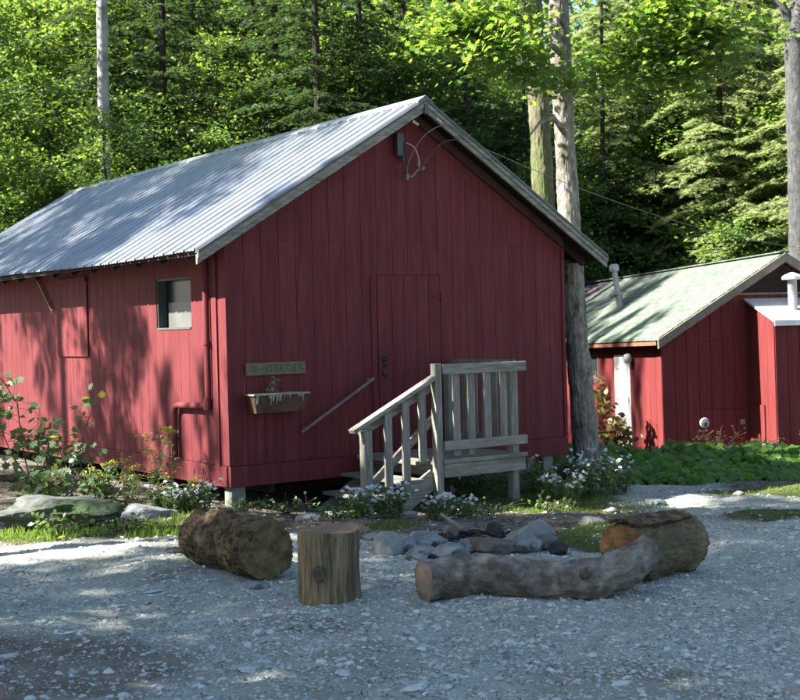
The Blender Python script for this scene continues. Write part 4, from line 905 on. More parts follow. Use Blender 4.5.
# ------------------------------------------------------------------ small plants
def aster(name, cx, cy, rx, ry, h, nst, nfl, label, seed, group='white asters by the cabin'):
    g = np.random.default_rng(seed); rr = random.Random(seed)
    root = empty(name, (cx, cy, gz(cx, cy)), label=label, cat='aster', group=group)
    st = MB(); lc = []; ln = []; heads = []
    for i in range(nst):
        a = rr.uniform(0, 6.28); r0 = math.sqrt(rr.random())*.8; b = Vector((math.cos(a)*rx*r0*.6, math.sin(a)*ry*r0*.6, 0)); t = Vector((math.cos(a)*rx*r0*1.15, math.sin(a)*ry*r0*1.15, h*rr.uniform(.55, 1.05)*(1-.25*r0)))
        m_ = b.lerp(t, .5)+Vector((0, 0, h*.08)); st.tube([b, m_, t], [.004, .003, .002], 4, cap=False)
        for q in range(16):
            u = rr.uniform(.05, .95); p = b.lerp(m_, u*2) if u < .5 else m_.lerp(t, u*2-1); lc.append(p+Vector((rr.gauss(0, .03), rr.gauss(0, .03), rr.gauss(0, .02)))); ln.append((rr.gauss(0, .7), rr.gauss(0, .7), 1))
        heads.append(t)
    st.build('stems', M['stem'], root)
    leaves('foliage', np.array(lc), np.array(ln), g.uniform(.035, .085, len(lc)), (LEAF4[0]*[.85, 1, 1], LEAF4[1]), M['leaf_aster'], root, g=g)
    hc = []; hn = []
    for i in range(nfl):
        t = heads[rr.randrange(len(heads))]; p = t+Vector((rr.gauss(0, .035), rr.gauss(0, .035), rr.gauss(.01, .02))); n_ = Vector((rr.gauss(0, .4), rr.gauss(-.35, .4), 1)).normalized(); hc.append(p); hn.append(n_)
    # each head: ring of six petals
    PC = []; PN = []; PT = []
    for p, n_ in zip(hc, hn):
        e1 = n_.cross(Vector((1, .2, 0))).normalized(); e2 = n_.cross(e1)
        for k in range(6): a = k*math.pi/3; d = e1*math.cos(a)+e2*math.sin(a); PC.append(p+d*.011); PN.append(n_); PT.append(d)
    leaves('flowers', np.array(PC), np.array(PN)+g.normal(0, .25, (len(PC), 3)), g.uniform(.018, .030, len(PC)), (LEAF4[0]*[1.3, 1, 1], LEAF4[1]), M['petal'], root, T=np.array(PT), g=g)
    return root
aster('aster_plant', -.40, 11.75, .16, .14, .27, 14, 34, 'white aster clump at the foot of the stair post', 101)
aster('aster_plant', -.13, 11.80, .20, .15, .33, 18, 58, 'tall white aster clump in front of the lowest balusters', 102)
aster('aster_plant', .30, 11.65, .15, .12, .25, 12, 42, 'low white aster clump below the left deck post', 103)
aster('aster_plant', .52, 11.80, .14, .12, .20, 8, 20, 'small white aster clump between the deck posts', 104)
aster('aster_plant', 1.62, 13.3, .30, .25, .36, 26, 60, 'sprawling white aster clump right of the porch', 105)
aster('aster_plant', 2.05, 13.8, .34, .30, .52, 34, 95, 'tall white aster bush at the base of the big maple', 106)
aster('aster_plant', 2.35, 14.3, .30, .25, .40, 24, 40, 'leafy aster bush beside the path', 107)
aster('aster_plant', -2.00, 12.5, .28, .22, .30, 24, 70, 'white aster clump left of the cabin corner post', 108)
aster('aster_plant', -2.35, 12.9, .22, .2, .24, 16, 40, 'small aster clump with few blooms under the side wall', 109)
aster('aster_plant', .75, 14.0, .35, .25, .34, 28, 8, 'dark green leafy aster clump under the deck', 110)
aster('aster_plant', 1.35, 14.2, .40, .3, .42, 34, 24, 'leafy aster clump under the right corner of the cabin', 111)
aster('aster_plant', .75, 12.5, .22, .14, .14, 12, 0, 'low flowerless green clump between the deck posts', 112) if False else None

def goldenrod(cx, cy, h, n, label, seed, lean=.1):
    g = np.random.default_rng(seed); rr = random.Random(seed); root = empty('goldenrod', (cx, cy, gz(cx, cy)), label=label, cat='goldenrod', group='goldenrod by the side wall')
    st = MB(); lc = []; fc = []
    for i in range(n):
        a = rr.uniform(0, 6.28); b = Vector((math.cos(a)*.12*rr.random(), math.sin(a)*.12*rr.random(), 0)); t = b+Vector((rr.gauss(0, lean)+.02, rr.gauss(0, lean), h*rr.uniform(.7, 1.05))); m_ = b.lerp(t, .5)+Vector((0, 0, .05)); st.tube([b, m_, t], [.005,.004,.0025], 4, cap=False)
        for q in range(26): u = rr.random(); p = b.lerp(t, u); lc.append(p+Vector((rr.gauss(0, .035), rr.gauss(0, .035), 0)))
        for q in range(3):
            a2 = rr.uniform(0, 6.28); e = t+Vector((math.cos(a2)*.13, math.sin(a2)*.13, rr.uniform(-.03, .05))); st.tube([t-Vector((0, 0, .04)), e], [.003,.002], 4, cap=False)
            for s_ in range(11): fc.append(t.lerp(e, rr.random())+Vector((rr.gauss(0, .012), rr.gauss(0, .012), rr.gauss(.008, .012))))
    st.build('stems', M['stem'], root)
    leaves('foliage', np.array(lc), g.normal(0, .6, (len(lc), 3))+[0, 0, 1], g.uniform(.05, .10, len(lc)), (LEAF4[0]*[.6, 1, 1], LEAF4[1]), M['leaf_aster'], root, g=g)
    leaves('flowers', np.array(fc), g.normal(size=(len(fc), 3)), g.uniform(.018, .034, len(fc)), LEAF4, M['gold'], root, g=g)
goldenrod(-2.42, 13.2, .78, 5, 'tall goldenrod arching in front of the side wall', 201, .10)
goldenrod(-2.95, 12.85, .42, 7, 'bushy yellow goldenrod near the maple sapling', 202, .12)
goldenrod(-2.62, 12.75, .34, 6, 'short goldenrod behind the flat rock', 203, .12)
goldenrod(-2.20, 12.75, .28, 5, 'lowest goldenrod between the white asters', 204, .10)

def sapling(cx, cy, pts_list, nl, ls, label, seed, m='leaf_sap', tpl=MAPLE, sprd=.10, name='maple_sapling', cat='sapling', fw=.0):
    g = np.random.default_rng(seed); rr = random.Random(seed); root = empty(name, (cx, cy, gz(cx, cy)), label=label, cat=cat); st = MB(); lc = []
    for P in pts_list:
        P = [Vector(p) for p in P]; st.tube(P, [.009*(1-.6*i/(len(P)-1)) for i in range(len(P))], 6, cap=False)
        tot = len(P)-1
        for q in range(nl):
            u = (rr.random()**.75)*tot; i = min(int(u), tot-1); p = P[i].lerp(P[i+1], u-i); d = Vector((rr.gauss(0, sprd), rr.gauss(0, sprd), rr.gauss(0, sprd*.6)))
            if d.length > .05: st.tube([p, p+d*.9], [.0028,.0018], 4, cap=False)
            lc.append(p+d)
    st.build('stems', M['stem_red'], root)
    leaves('foliage', np.array(lc), g.normal(0, .45, (len(lc), 3))+[0, -.55, .8], g.uniform(.7, 1.25, len(lc))*ls, tpl, M[m], root, g=g)
    return root
sapling(-3.72, 13.2, [[(0,0,0),(-.10,0,.5),(-.14,0,.95),(-.30,0,1.22)], [(0,0,.1),(-.22,0,.45),(-.36,0,.85),(-.42,0,1.15)], [(0,0,0),(.06,0,.45),(.06,.02,.85)], [(0,0,.05),(.15,-.05,.4),(.22,-.05,.75)]], 42, .108, 'tall maple sapling with big leaves against the sunlit red wall', 301)
sapling(-3.18, 13.15, [[(0,0,0),(-.05,0,.40),(.0,0,.75),(.16,0,1.10)], [(0,0,.05),(-.18,0,.35),(-.30,0,.66)], [(0,0,.05),(.08,0,.30),(.02,0,.6)]], 28, .10, 'shorter maple sapling nearest the drain pipe', 302)
sapling(-4.15, 13.0, [[(0,0,0),(.05,0,.55),(.16,0,1.0),(.10,0,1.22)], [(0,0,.2),(-.15,0,.7),(-.2,0,1.1)]], 26, .108, 'maple sapling at the left edge of the picture', 303)
sapling(-3.45, 12.85, [[(0,0,0),(.1,-.05,.22),(.2,-.05,.36)], [(0,0,0),(-.15,-.05,.22),(-.3,-.05,.28)], [(0,0,0),(0,-.1,.24),(.05,-.12,.40)], [(0,0,0),(.3,-.05,.20),(.5,-.05,.3)]], 34, .095, 'low spreading maple seedlings under the tall sapling', 304)
sapling(-4.9, 14.0, [[(0,0,0),(.05,0,.15),(.2,0,.25)], [(0,0,0),(-.2,0,.2),(-.3,0,.3)], [(0,0,0),(.3,-.1,.15)]], 26, .08, 'pale leafy weeds at the far left by the wall', 305, 'leaf_cover', ROUND, .12, 'weed_clump', 'weeds')
sapling(-2.85, 11.05, [[(0,0,0),(.1,-.05,.12),(.2,-.05,.16)], [(0,0,0),(-.15,-.05,.15),(-.25,-.05,.2)], [(0,0,0),(0,-.1,.14)]], 30, .06, 'small green weeds growing in front of the long boulder', 306, 'leaf_cover', LEAF4, .08, 'weed_clump', 'weeds')
sapling(-2.45, 11.15, [[(0,0,0),(.1,-.02,.08),(.25,-.02,.1)], [(0,0,0),(-.1,.0,.1)]], 24, .05, 'low weeds at the right end of the long boulder', 307, 'leaf_cover', LEAF4, .07, 'weed_clump', 'weeds')
for i, (x, y, lb) in enumerate(((-1.55, 12.75, 'low green weeds right of the corner foundation post'), (-1.15, 12.9, 'low weeds in the dark gap before the porch steps'), (-.62, 12.0, 'few green leaves at the foot of the steps'), (.78, 12.15, 'low leafy weeds between the two deck posts'), (1.45, 12.9, 'small weeds just right of the front deck post'))):
    sapling(x, y, [[(0,0,0),(.12,0,.08),(.2,0,.10)], [(0,0,0),(-.15,0,.08)], [(0,0,0),(0,-.08,.1)]], 22, .05, lb, 320+i, 'leaf_cover', LEAF4, .07, 'weed_clump', 'weeds')
# vine shrub by the far cabin
sapling(3.12, 20.4, [[(0,0,0),(.05,-.1,.4),(.1,-.1,.8),(-.05,-.1,1.25)], [(0,0,0),(-.2,-.1,.4),(-.25,-.1,.9),(-.1,-.1,1.5)], [(0,0,.1),(.2,-.1,.35),(.3,-.1,.6)], [(0,0,0),(.1,-.2,.5),(.15,-.2,.75)]], 110, .085, 'reddish green vine shrub climbing the sunlit wall beside the big maple', 330, 'leaf_red', ROUND, .11, 'vine_shrub', 'shrub')
sapling(4.55, 18.9, [[(0,0,0),(-.1,0,.4),(-.25,0,.62)], [(0,0,0),(.1,0,.35),(.3,0,.58)], [(0,0,0),(.0,0,.3),(.05,0,.66)], [(0,0,0),(.3,0,.3),(.6,0,.5)], [(0,0,0),(.35,0,.3),(.9,0,.48)]], 60, .045, 'wispy dry weeds rising behind the ground cover by the round meter', 331, 'leaf_red', LEAF4, .07, 'weed_clump', 'weeds')
sapling(5.95, 18.6, [[(0,0,0),(-.1,0,.4),(-.2,0,.55)], [(0,0,0),(.15,0,.3),(.3,0,.55)], [(0,0,0),(.0,0,.3),(.05,0,.6)]], 60, .055, 'dark weeds in front of the lean-to', 332, 'leaf_aster', LEAF4, .09, 'weed_clump', 'weeds')
# ground cover bed
g3_ = np.random.default_rng(41); n_ = 9500
x = g3_.uniform(2.15, 10.5, n_); y = g3_.uniform(0, 1, n_)
yf = 15.75+.10*(x-2)-.30*np.exp(-((x-3.3)/.8)**2)+.12*np.sin(x*3.1)+.06*np.sin(x*9); y0 = yf; dep = 2.6
prof = np.clip(np.sin(np.clip(y*1.25+.08, 0, 1.57)), 0, 1)
hh = (.40+.09*np.sin(x*2.1+1)*np.cos(y*5)+.05*np.sin(x*6.3+y*9))*prof
yy2 = y0+y*dep; keep_ = ~((x < 2.5) & (yy2 < 16.0))
zz = gh(x, yy2)+hh*g3_.uniform(.25, 1.08, n_)**.6
C_ = np.stack([x, yy2, zz], -1)[keep_]; n_ = len(C_)
N_ = g3_.normal(0, .6, (n_, 3))+[-.1, -.6, .8]
props(leaves('ground_cover', C_, N_, g3_.uniform(.085, .16, n_), ROUND, M['leaf_cover'], g=g3_), 'dense broad-leaved green ground cover along the front of the far cabin', 'ground cover', None, 'stuff')

# ------------------------------------------------------------------ trees
def trunk_mesh(mb, H, r0, seed, lean=(0, 0), seg=14, n=16, fork=None, ns=.08):
    pts = []; rad = []
    for i in range(n+1):
        t = i/n; pts.append(Vector((lean[0]*t+.06*math.sin(t*5+seed), lean[1]*t+.05*math.cos(t*4+seed*2), H*t-.25*(i == 0)))); rad.append(r0*(1-.62*t)*(1+.55*math.exp(-t*H/.45)))
    mb.tube(pts, rad, seg, ns=ns, nf=2.2, seed=seed); return pts, rad
def broadleaf(name, label, cat, H, r0, zc0, R0, nb, ncl, nleaf, ls, m, mt, seed, group=None, flat=.32, crad=.42, tpl=LEAF4):
    """trunk with limbs; leaves sit in layered clusters round twig ends"""
    g = np.random.default_rng(seed); rr = random.Random(seed); root = empty(name, label=label, cat=cat, group=group); mb = MB()
    pts, rad = trunk_mesh(mb, H, r0, seed, (rr.uniform(-.3, .3), rr.uniform(-.3, .3)))
    CC = []
    for b in range(nb):
        t = (zc0+(H-zc0)*((b+.5)/nb)**.9)/H; i = min(int(t*16), 15); p = pts[i].lerp(pts[i+1], t*16-i)
        az = b*2.4+rr.uniform(-.5, .5); prof = math.sin(math.pi*(.22+.70*((t*H-zc0)/(H-zc0)))); L = R0*prof*rr.uniform(.7, 1.15)
        up = rr.uniform(.05, .55)*L; d = Vector((math.cos(az), math.sin(az), 0))
        q1 = p+d*L*.5+Vector((0, 0, up*.7)); q2 = p+d*L+Vector((rr.uniform(-.2, .2), rr.uniform(-.2, .2), up)); mb.tube([p, q1, q2], [max(.012, r0*.30*(1-t*.6)), r0*.14, .008], 6, cap=False)
        k = max(2, int(ncl/nb))
        for c in range(k):
            u = rr.random()**.55; s_ = p.lerp(q1, u*2) if u < .5 else q1.lerp(q2, u*2-1)
            o = Vector((rr.gauss(0, .30), rr.gauss(0, .30), rr.gauss(.0, .22)))*L*.42; e = s_+o
            if u > .3: mb.tube([s_, e], [.010, .004], 4, cap=False)
            CC.append(e)
    mb.build('trunk', mt, root, smooth=True)
    CC = np.array(CC); K = len(CC); idx = np.repeat(np.arange(K), nleaf)
    cr = g.uniform(.6, 1.3, K)*crad; tilt = g.normal(0, .28, (K, 3)); tilt[:, 2] = 1
    off = g.normal(0, 1, (K*nleaf, 3))*[.62, .62, flat*.62]; off *= cr[idx][:, None]; off[:, 2] -= (off[:, 0]*tilt[idx, 0]+off[:, 1]*tilt[idx, 1])
    C = CC[idx]+off; N = tilt[idx]+g.normal(0, .42, (len(C), 3))
    leaves('crown', C, N, g.uniform(.65, 1.25, len(C))*ls, tpl, m, root, g=g)
    return root
def hemlock(name, label, cat, H, r0, z0, R0, m, mt, seed, group=None, dz=.34, dens=46, droop=.35):
    g = np.random.default_rng(seed); rr = random.Random(seed); root = empty(name, label=label, cat=cat, group=group); mb = MB(); trunk_mesh(mb, H, r0, seed, (0, 0))
    C = []; N = []; T = []; S_ = []; z = z0; k = 0
    while z < H-.1:
        f = 1-(z-z0)/(H-z0)
        for b in range(4 if f > .15 else 3):
            az = k*1.1+b*1.57+rr.uniform(-.5, .5); L = (R0*f**.75+.15)*rr.uniform(.65, 1.2); d = Vector((math.cos(az), math.sin(az), 0)); s_ = Vector((-d.y, d.x, 0))
            dr = droop*rr.uniform(.6, 1.4)
            def P(u): return Vector((0, 0, z+rr_off))+d*L*u+Vector((0, 0, L*(.18*u-dr*u*u)))
            rr_off = rr.uniform(-.12, .12); mb.tube([P(0), P(.35), P(.7), P(1)], [r0*.16*f+.01, .012, .007, .003], 5, cap=False)
            nt_ = int(dens*L)
            for q in range(nt_):
                u = rr.uniform(.0, 1.03); w_ = (1-u*.72)*L*.42; v = rr.uniform(-1, 1); sgn_ = 1 if v > 0 else -1; p = P(u)
                e = p+s_*w_*v+d*abs(v)*w_*.5+Vector((0, 0, -abs(v)*w_*.42+rr.gauss(0, .02)))
                td = (s_*sgn_*.8+d*.6+Vector((rr.gauss(0, .25), rr.gauss(0, .25), -.38+rr.gauss(0, .15)))); C.append(e); T.append(td); N.append((rr.gauss(0, .3), rr.gauss(0, .3), 1)); S_.append(rr.uniform(.12, .24))
        z += dz*rr.uniform(.7, 1.3); k += 1
    mb.build('trunk', mt, root, smooth=True)
    # each spray is a little comb of four narrow shoots
    C = np.array(C); T = unit(np.array(T)); N = unit(np.array(N)); S_ = np.array(S_); side = np.cross(T, N)
    CC = []; TT = []; NN = []; SS = []
    for kx, sg in ((.0, 0), (-.25, .55), (-.1, -.55), (.12, .5), (.2, -.5)):
        CC.append(C+T*S_[:, None]*kx+side*S_[:, None]*sg*.33); TT.append(T+side*sg*1.4); NN.append(N); SS.append(S_*(1 if sg == 0 else .62))
    leaves('crown', np.concatenate(CC), np.concatenate(NN)+g.normal(0, .22, (len(C)*5, 3)), np.concatenate(SS), NEEDLE, m, root, T=np.concatenate(TT), g=g)
    return root

G_HEM = 'dark hemlocks in the forest'; G_BL = 'leafy trees in the forest'; G_UN = 'sunlit understory behind the cabin'
L_HEM = 'dark drooping hemlock in the shaded forest behind the cabins'; L_BL = 'green broadleaf tree in the forest behind the cabins'; L_UN = 'bright sunlit understory bush behind the cabins'
L_LH = 'pale feathery hemlock catching the sun above the far cabin'; G_LH = 'sunlit hemlocks above the far cabin'
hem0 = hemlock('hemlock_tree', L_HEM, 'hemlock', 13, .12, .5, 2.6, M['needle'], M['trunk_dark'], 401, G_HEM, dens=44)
hem1 = hemlock('hemlock_tree', L_LH, 'hemlock', 12, .10, .4, 2.6, M['needle_sunlit'], M['trunk_dark'], 402, G_LH, dens=85, droop=.42)
bl0 = broadleaf('broadleaf_tree', L_BL, 'tree', 11, .14, 1.6, 2.6, 26, 190, 85, .105, M['leaf_mid'], M['trunk_moss'], 403, G_BL)
bl1 = broadleaf('broadleaf_tree', L_BL, 'tree', 9, .11, 1.0, 2.2, 24, 170, 85, .10, M['leaf_bright'], M['trunk_dark'], 404, G_BL)
un0 = broadleaf('understory_bush', L_UN, 'bush', 4.6, .05, .3, 1.7, 20, 110, 62, .125, M['leaf_bright'], M['stem_red'], 405, G_UN)
un1 = broadleaf('understory_bush', L_UN, 'bush', 3.6, .045, .2, 1.6, 18, 110, 80, .09, M['leaf_mid'], M['stem_red'], 406, G_UN)
first = {}
BG_KINDS = {'hemlock_tree': 'hemlock', 'broadleaf_tree': 'broadleaf tree', 'young_tree': 'leafy young tree', 'understory_bush': 'understory bush'}
def where(x, y):
    u = 400+1313*x/y
    if u < -20: return 'beyond the left edge of the roof'
    for lim, t in ((100, 'left of the birch trunk'), (230, 'between the birch and the middle of the metal roof'), (400, 'above the ridge just left of the gable peak'), (530, 'between the gable peak and the twin maples'), (640, 'between the twin maples and the roof vent'), (790, 'above the roof of the far cabin')):
        if u < lim: return t
    return 'at the right edge behind the far cabin'
def put(proto, x, y, rz, s, label=None, group=None, z=None):
    if label is None and y > 22.9 and x > -.5*y and proto.name.split('.')[0] in BG_KINDS:
        k = BG_KINDS[proto.name.split('.')[0]]; dp = 'near ' if y < 29 else 'mid-distance ' if y < 38 else 'far '
        tone = {'hem0': 'dark ', 'hem1': 'pale sunlit ', 'bl0': 'green ', 'bl1': 'bright ', 'un0': 'bright ', 'un1': 'dull green ', 'yt0': 'bright ', 'yt1': 'dull green '}.get(next((n_ for n_ in ('hem0','hem1','bl0','bl1','un0','un1','yt0','yt1') if globals().get(n_) is proto), ''), '')
        label = (dp if len((dp+tone+k+' '+where(x, y)).replace('-', ' ').split()) <= 15 else '')+tone+k+' '+where(x, y); group = dp+tone+k+'s '+where(x, y)
    z = gz(x, y)-.05 if z is None else z
    if proto.name not in first:
        first[proto.name] = 1; proto.location = (x, y, z); proto.rotation_euler = (0, 0, rz); proto.scale = (s,)*3
        if label: proto['label'] = label
        if group: proto['group'] = group
        return proto
    return dup(proto, (x, y, z), rz, s, label, group)
rt = random.Random(17)
yt0 = broadleaf('young_tree', 'leafy young tree in the sunlit understory behind the cabin', 'tree', 7.6, .05, .3, 2.1, 34, 200, 62, .12, M['leaf_bright'], M['trunk_dark'], 407, 'young trees behind the cabin')
yt1 = broadleaf('young_tree', 'darker leafy young tree in the understory behind the cabin', 'tree', 6.6, .05, .2, 2.0, 30, 220, 62, .10, M['leaf_mid'], M['trunk_dark'], 408, 'darker young trees behind the cabin')
op0 = broadleaf('open_tree', 'open-crowned tree left of the clearing', 'tree', 12, .15, 4.0, 3.0, 24, 125, 190, .125, M['leaf_mid'], M['trunk_moss'], 409, 'open trees left of the clearing', crad=.46)
# first band right behind the roofs
for x, y, p, s in ((-7.3,23.5,un0,1.05),(-8.9,25.5,un0,1.2),(-6.2,25.2,un1,1.1),(-4.8,23.4,un1,1.0),(-5.7,23.2,un0,.95),(-3.3,25.4,un0,.95),(-2.0,26.0,un1,1.1),(-.6,26.4,un0,1.0),(.6,25.3,un1,.95),(-10.2,27,un1,1.2),(1.5,25.5,un1,.8),(-7.6,28.0,un0,1.3),(-1.4,28.0,un0,1.2),(1.2,28.8,un1,1.2)):
    put(p, x, y, rt.uniform(0, 6.28), s)
for x, y, p, s in ((-8.6,27.0,yt0,1.0),(-7.0,26.6,yt0,.9),(-10.5,29,yt0,1.1),(-5.5,27.2,yt1,1.0),(-3.4,29.4,yt0,.9),(-.3,29.4,yt0,.95),(.9,28.0,yt1,.9),(2.0,30.6,yt1,1.1),(-6.6,31.5,yt0,1.25),(-8.6,32.5,yt0,1.3),(-3.2,34.0,yt0,1.3),(.4,33.6,yt0,1.2),(2.9,31.4,yt1,1.1),(4.2,31.6,yt1,1.0),(-11.8,33,yt0,1.4),(-1.9,37,yt0,1.5),(1.4,37,yt0,1.5),(-9.7,37,yt0,1.6),(-6.5,38,yt0,1.6)):
    put(p, x, y, rt.uniform(0, 6.28), s)
for x, y, p, s in ((-5.15,23.15,yt0,.72),(-6.3,23.0,yt1,.7),(-3.9,26.6,yt1,.85),(-2.4,26.3,un0,1.1),(.1,26.6,yt1,.72),(-1.1,29.2,yt0,1.1),(-2.2,28.8,yt0,1.0),(.2,29.8,yt0,1.1),(3.3,29.0,yt1,.9),(4.0,29.3,yt1,.8),(-7.6,24.4,yt0,.85)):
    put(p, x, y, rt.uniform(0, 6.28), s)
for x, y, p, s in ((-4.75,27.6,hem0,.95),(-1.62,27.0,hem0,.95),(-.75,28.2,hem0,.9),(-3.2,31.0,hem0,1.0),(-6.6,30.2,hem0,1.0),(-4.0,29.8,bl1,.9),(-2.4,32.5,bl1,1.1),(-.2,33.0,bl1,1.1),(-2.6,29.6,hem0,.95),(-5.6,31.5,hem0,1.1),(.3,31.2,hem0,1.0),(.9,31.0,bl1,.95),(4.75,30.0,hem0,.75),(8.6,29.0,yt0,.9),(6.3,30.3,yt0,.95),(7.6,32.6,yt0,1.2),(9.9,31.5,bl1,1.0),(5.2,32.5,yt0,1.2),(-9.6,30.5,bl1,1.0),(-11.5,31,bl0,1.0),(-5.2,34.5,hem0,1.2),(1.4,31.5,hem0,.8),(1.5,27.6,hem0,.72),(2.9,29.6,hem0,.68),(3.4,33,bl0,.8),(-9,36.5,bl1,1.2),(-12.6,36,hem0,1.2),(-14,33,bl1,1.2)):
    put(p, x, y, rt.uniform(0, 6.28), s)
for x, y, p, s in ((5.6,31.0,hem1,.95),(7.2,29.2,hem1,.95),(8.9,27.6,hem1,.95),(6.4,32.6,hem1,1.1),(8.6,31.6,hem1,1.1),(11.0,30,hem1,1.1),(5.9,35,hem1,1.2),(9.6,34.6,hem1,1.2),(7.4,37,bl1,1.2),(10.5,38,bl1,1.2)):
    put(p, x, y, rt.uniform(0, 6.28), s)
for x, y, p, s in ((6.5,29.3,un0,.85),(8.3,27.0,un0,.8),(5.0,29.6,un1,.85),(7.6,28.2,un0,.9)):
    put(p, x, y, rt.uniform(0, 6.28), s, 'bright leafy bush just behind the ridge of the far cabin', 'bushes behind the far cabin')
for row, y in enumerate((39, 44, 50)):
    for i in range(9):
        x = (i-4+.5*(row % 2))*(3.6+.4*row)+rt.uniform(-.8, .8); p = rt.choice([hem0, bl0, bl1, bl1])
        put(p, x, y+rt.uniform(-1.5, 1.5), rt.uniform(0, 6.28), rt.uniform(1.0, 1.35))
# the far wood that reads as one mass
g5 = np.random.default_rng(55); K = 1500; cx = g5.uniform(-34, 34, K); cy = g5.uniform(55, 70, K); cz = gh(cx, cy)+g5.uniform(0, 17, K)
idx = np.repeat(np.arange(K), 60); C_ = np.stack([cx, cy, cz], -1)[idx]+g5.normal(0, 1, (len(idx), 3))*[1.0, 1.0, .6]
props(leaves('distant_wood', C_, g5.normal(0, .6, (len(idx), 3))+[0, 0, 1], g5.uniform(.25, .5, len(idx)), LEAF4, M['leaf_mid'], g=g5), 'far-off green wood closing the view between the trunks', 'woods', None, 'stuff')

# individual trunks the photograph shows
def tall_trunk(name, label, pts, rad, m, seg=26, ns=.07, seed=1.0, limbs=(), fis=0, sub=7):
    root = empty(name, pts[0], label=label, cat='tree'); o = Vector(pts[0]); P = []; Rr = []
    for i in range(len(pts)-1):
        for k in range(sub): t = k/sub; P.append(Vector(pts[i]).lerp(Vector(pts[i+1]), t)-o); Rr.append(rad[i]*(1-t)+rad[i+1]*t)
    P.append(Vector(pts[-1])-o); Rr.append(rad[-1])
    mb = MB(); mb.tube(P, Rr, seg, ns=ns, nf=2.4, seed=seed, fis=fis)
    for lp, lr_ in limbs: mb.tube([Vector(p)-o for p in lp], lr_, 8, ns=.08, nf=3, seed=seed)
    mb.build('trunk', m, root, smooth=True); return root
def crown_on(root, segs, per, nleaf, ls, m, seed, crad=.38, flat=.30, tpl=MAPLE, jit=.30):
    g = np.random.default_rng(seed); o = Vector(root.location); CC = []
    for a, b in segs:
        a = Vector(a); b = Vector(b); n = max(2, int((b-a).length*per))
        for i in range(n): t = g.uniform(.15, 1.05); p = a.lerp(b, t)-o; CC.append((p.x+g.normal(0, jit), p.y+g.normal(0, jit), p.z+g.normal(-.03, jit*.6)))
    CC = np.array(CC); K = len(CC); idx = np.repeat(np.arange(K), nleaf); tilt = g.normal(0, .25, (K, 3)); tilt[:, 2] = 1
    off = g.normal(0, 1, (K*nleaf, 3))*[.62, .62, flat*.62]*crad; off[:, 2] -= off[:, 0]*tilt[idx, 0]+off[:, 1]*tilt[idx, 1]
    C = CC[idx]+off
    return leaves('crown', C, tilt[idx]+g.normal(0, .38, (len(C), 3)), g.uniform(.65, 1.2, len(C))*ls, tpl, m, root, g=g)
# birch
b_ = tall_trunk('birch_tree', 'tall pale birch trunk rising behind the cabin roof', [(-5.25,24,.0),(-5.30,24,3),(-5.29,24,6),(-5.25,24,9),(-5.2,24,12)], [.125,.115,.105,.095,.08], M['birch'], seed=3, ns=.04,
    limbs=[([(-5.27,24,8.6),(-6.2,23.6,9.6),(-7.3,23.4,10.2)], [.05,.035,.015]), ([(-5.25,24,9.5),(-4.3,24.3,10.4),(-3.4,24.2,11)], [.05,.035,.015])])
crown_on(b_, [((-5.2,24,9.5),(-7.6,23.4,10.4)), ((-5.2,24,9.5),(-3.2,24.2,11.2)), ((-5.2,24,10),(-5.4,22.4,11.6)), ((-5.2,24,10.5),(-5,25.6,12))], 9, 70, .08, M['leaf_mid'], 61, .5, tpl=LEAF4, jit=.4)
# the big maple at the cabin's right corner, in front, and its mossy twin behind
mp_ = tall_trunk('maple_tree', 'big pale maple trunk rising at the right corner of the main cabin', [(2.30,16.25,-.35),(2.26,16.22,.3),(2.16,16.2,1.9),(2.10,16.2,3.6),(2.05,16.2,5.4),(2.05,16.2,8.5),(2.1,16.2,11)], [.19,.155,.138,.128,.122,.105,.08], M['trunk_pale'], seed=5, seg=90, ns=.09, fis=.010, sub=40,
    limbs=[([(2.07,16.1,4.05),(1.90,15.8,4.20),(1.72,15.6,4.10),(1.60,15.5,3.95)], [.035,.03,.02,.01]), ([(2.05,16.1,4.55),(2.9,15.6,4.85),(3.7,15.3,4.95)], [.03,.02,.008]), ([(2.05,16.1,5.0),(1.4,15.4,5.4),(.7,14.9,5.3)], [.03,.02,.008]),
           ([(2.05,16.2,5.8),(3.2,15.5,6.4),(4.6,15.0,6.5)], [.06,.04,.015]), ([(2.05,16.2,6.4),(.9,16.5,7.4),(-.4,16.8,8.0)], [.06,.045,.02]), ([(2.05,16.2,7.2),(2.2,14.6,8.2),(2.1,13.2,8.6)], [.06,.045,.02])])
crown_on(mp_, [((1.6,15.7,5.35),(.7,14.9,5.25)), ((1.6,15.4,5.3),(1.1,14.9,4.9)), ((1.3,15.2,5.35),(.5,15.4,5.2)), ((1.5,15.5,5.0),(1.35,15.1,4.55)), ((1.2,15.4,5.2),(.6,15.0,5.0)),
    ((2.3,15.9,4.75),(3.7,15.3,4.95)), ((2.6,15.7,4.8),(3.3,15.9,4.6)), ((1.75,15.4,4.5),(2.3,15.3,4.6)), ((2.3,15.6,4.95),(3.9,15.0,5.2)), ((2.8,15.2,4.65),(3.9,15.4,4.75)), ((2.4,15.2,5.2),(3.6,15.1,5.45))], 10, 62, .105, M['leaf_maple'], 62, .32, jit=.18)
up_ = crown_on(mp_, [((1.2,15.2,6.4),(-.3,14.6,7.7)), ((.9,15.6,6.8),(.1,15.2,8.4)), ((2.3,16,6.6),(4.8,15,6.6)), ((1.8,16.3,7),(-.5,16.8,8.1)), ((2.1,15.5,8),(2.1,13,8.7)), ((2,16.2,8),(4.2,17.2,9.4)), ((2,16.2,9),(.4,15.2,10.4)), ((2.1,16.2,10),(2.3,16.3,12))], 8, 48, .11, M['leaf_maple'], 63, .5, jit=.45)
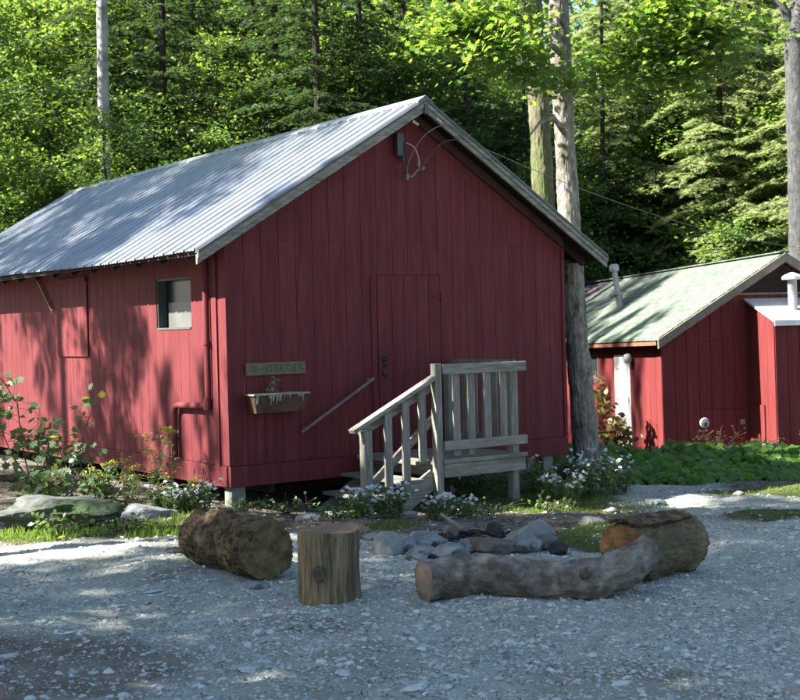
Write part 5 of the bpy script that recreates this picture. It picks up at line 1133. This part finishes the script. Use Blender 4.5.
tw = tall_trunk('maple_tree', 'mossy half-lit maple trunk just left of the big pale one', [(1.92,16.95,-.3),(1.93,16.95,1.5),(1.90,16.95,3.2),(1.86,16.95,4.6),(1.78,17.0,6.5),(1.6,17.1,9.5)], [.18,.145,.135,.128,.118,.09], M['trunk_moss'], seed=8, seg=80, ns=.11, fis=.010, sub=40)
crown_on(tw, [((1.7,17,7),(-.4,17.8,8.6)), ((1.7,17,8),(2.8,18.2,9.4)), ((1.6,17.1,9),(.9,16.4,11))], 8, 45, .11, M['leaf_maple'], 64, .5, tpl=LEAF4, jit=.45)
# forked tree at the right edge
rf = tall_trunk('ash_tree', 'grey forked trunk at the right edge behind the far cabin', [(7.95,26,-.4),(7.98,26,2),(7.96,26,4.8),(7.93,26,7.2),(8.22,26,8.6),(8.5,26,10)], [.27,.235,.215,.20,.16,.12], M['trunk_grey'], seed=12, seg=30, ns=.08,
    limbs=[([(7.94,25.98,7.1),(7.78,26,7.7),(7.48,26,8.3),(7.2,26,9.6)], [.10,.09,.08,.05])])
crown_on(rf, [((7.3,26,8.4),(6.0,25.6,9.5)), ((8.4,26,9.1),(9.6,26,10.2)), ((7.2,26,9.2),(7.6,25.2,10.6))], 8, 55, .09, M['leaf_bright'], 65, .5, tpl=LEAF4, jit=.4)
# trees left of and behind the picture, which shade the clearing
G_L = 'trees left of the clearing'; L_L = 'broadleaf tree standing left of the clearing and shading it'
for x, y, p, s in ((-9.5,-3.5,bl0,1.25),(-10.5,.3,bl0,1.3),(-9.8,3.2,bl0,1.2),(-10.4,4.9,bl0,.95),(-13.2,-1.5,bl0,1.5),(-13.6,2.2,bl0,1.45),(-13.4,4.6,bl0,1.2),(-17.5,0,bl0,1.6),(-16.8,3.2,bl0,1.3),(-12,4.2,bl0,1.3),(-8.4,1.6,bl0,1.1)):
    put(p, x, y, rt.uniform(0, 6.28), s, L_L, G_L)
op1 = broadleaf('open_tree', 'tall high-crowned tree left of the cabin', 'tree', 15, .15, 9.3, 2.9, 22, 92, 190, .125, M['leaf_mid'], M['trunk_moss'], 410, 'tall trees left of the cabin', crad=.46)
for x, y, p, s in ((-14.8,9.4,op0,.6),(-10.5,7.0,op1,1.0),(-9.4,9.3,op1,.9),(-9.0,6.0,op1,.9),(-12.6,14.6,op1,1.0),(-13.4,18.2,op1,.95),(-17.8,6.4,op0,.8), (-11.4,9.0,op1,.95),(-16,30,op0,1.2)):
    put(p, x, y, rt.uniform(0, 6.28), s)
for x, y, sw, sh in ((-10.6,13.75,.50,.82),(-11.4,10.6,.26,.8),(-12.3,12.1,.20,.85),(-12.0,15.5,.22,.8),(-13.1,17.3,.24,.85),(-11.0,11.5,.15,.8), (-9.6,20.6,.35,1.3), (-10.2,23.6,.2,1.3), (-9.2,22.2,.5,1.35), (-8.9,18.5,.28,1.15), (-12.4,7.0,.34,.85), (-11.0,6.7,.4,.75), (-13.5,6.0,.2,.9), (-11.6,7.9,.22,.8), (-9.6,19.5,.2,1.2), (-11,26.5,.5,1.1), (-12.5,24.5,.3,1.1)):
    dup(op0, (x, y, -.05), rt.uniform(0, 6.28), (sw, sw, sh), 'slender open-crowned tree beside the left wall', 'slender trees left of the cabin')
#    put(p, x, y, rt.uniform(0, 6.28), s, L_L, G_L)
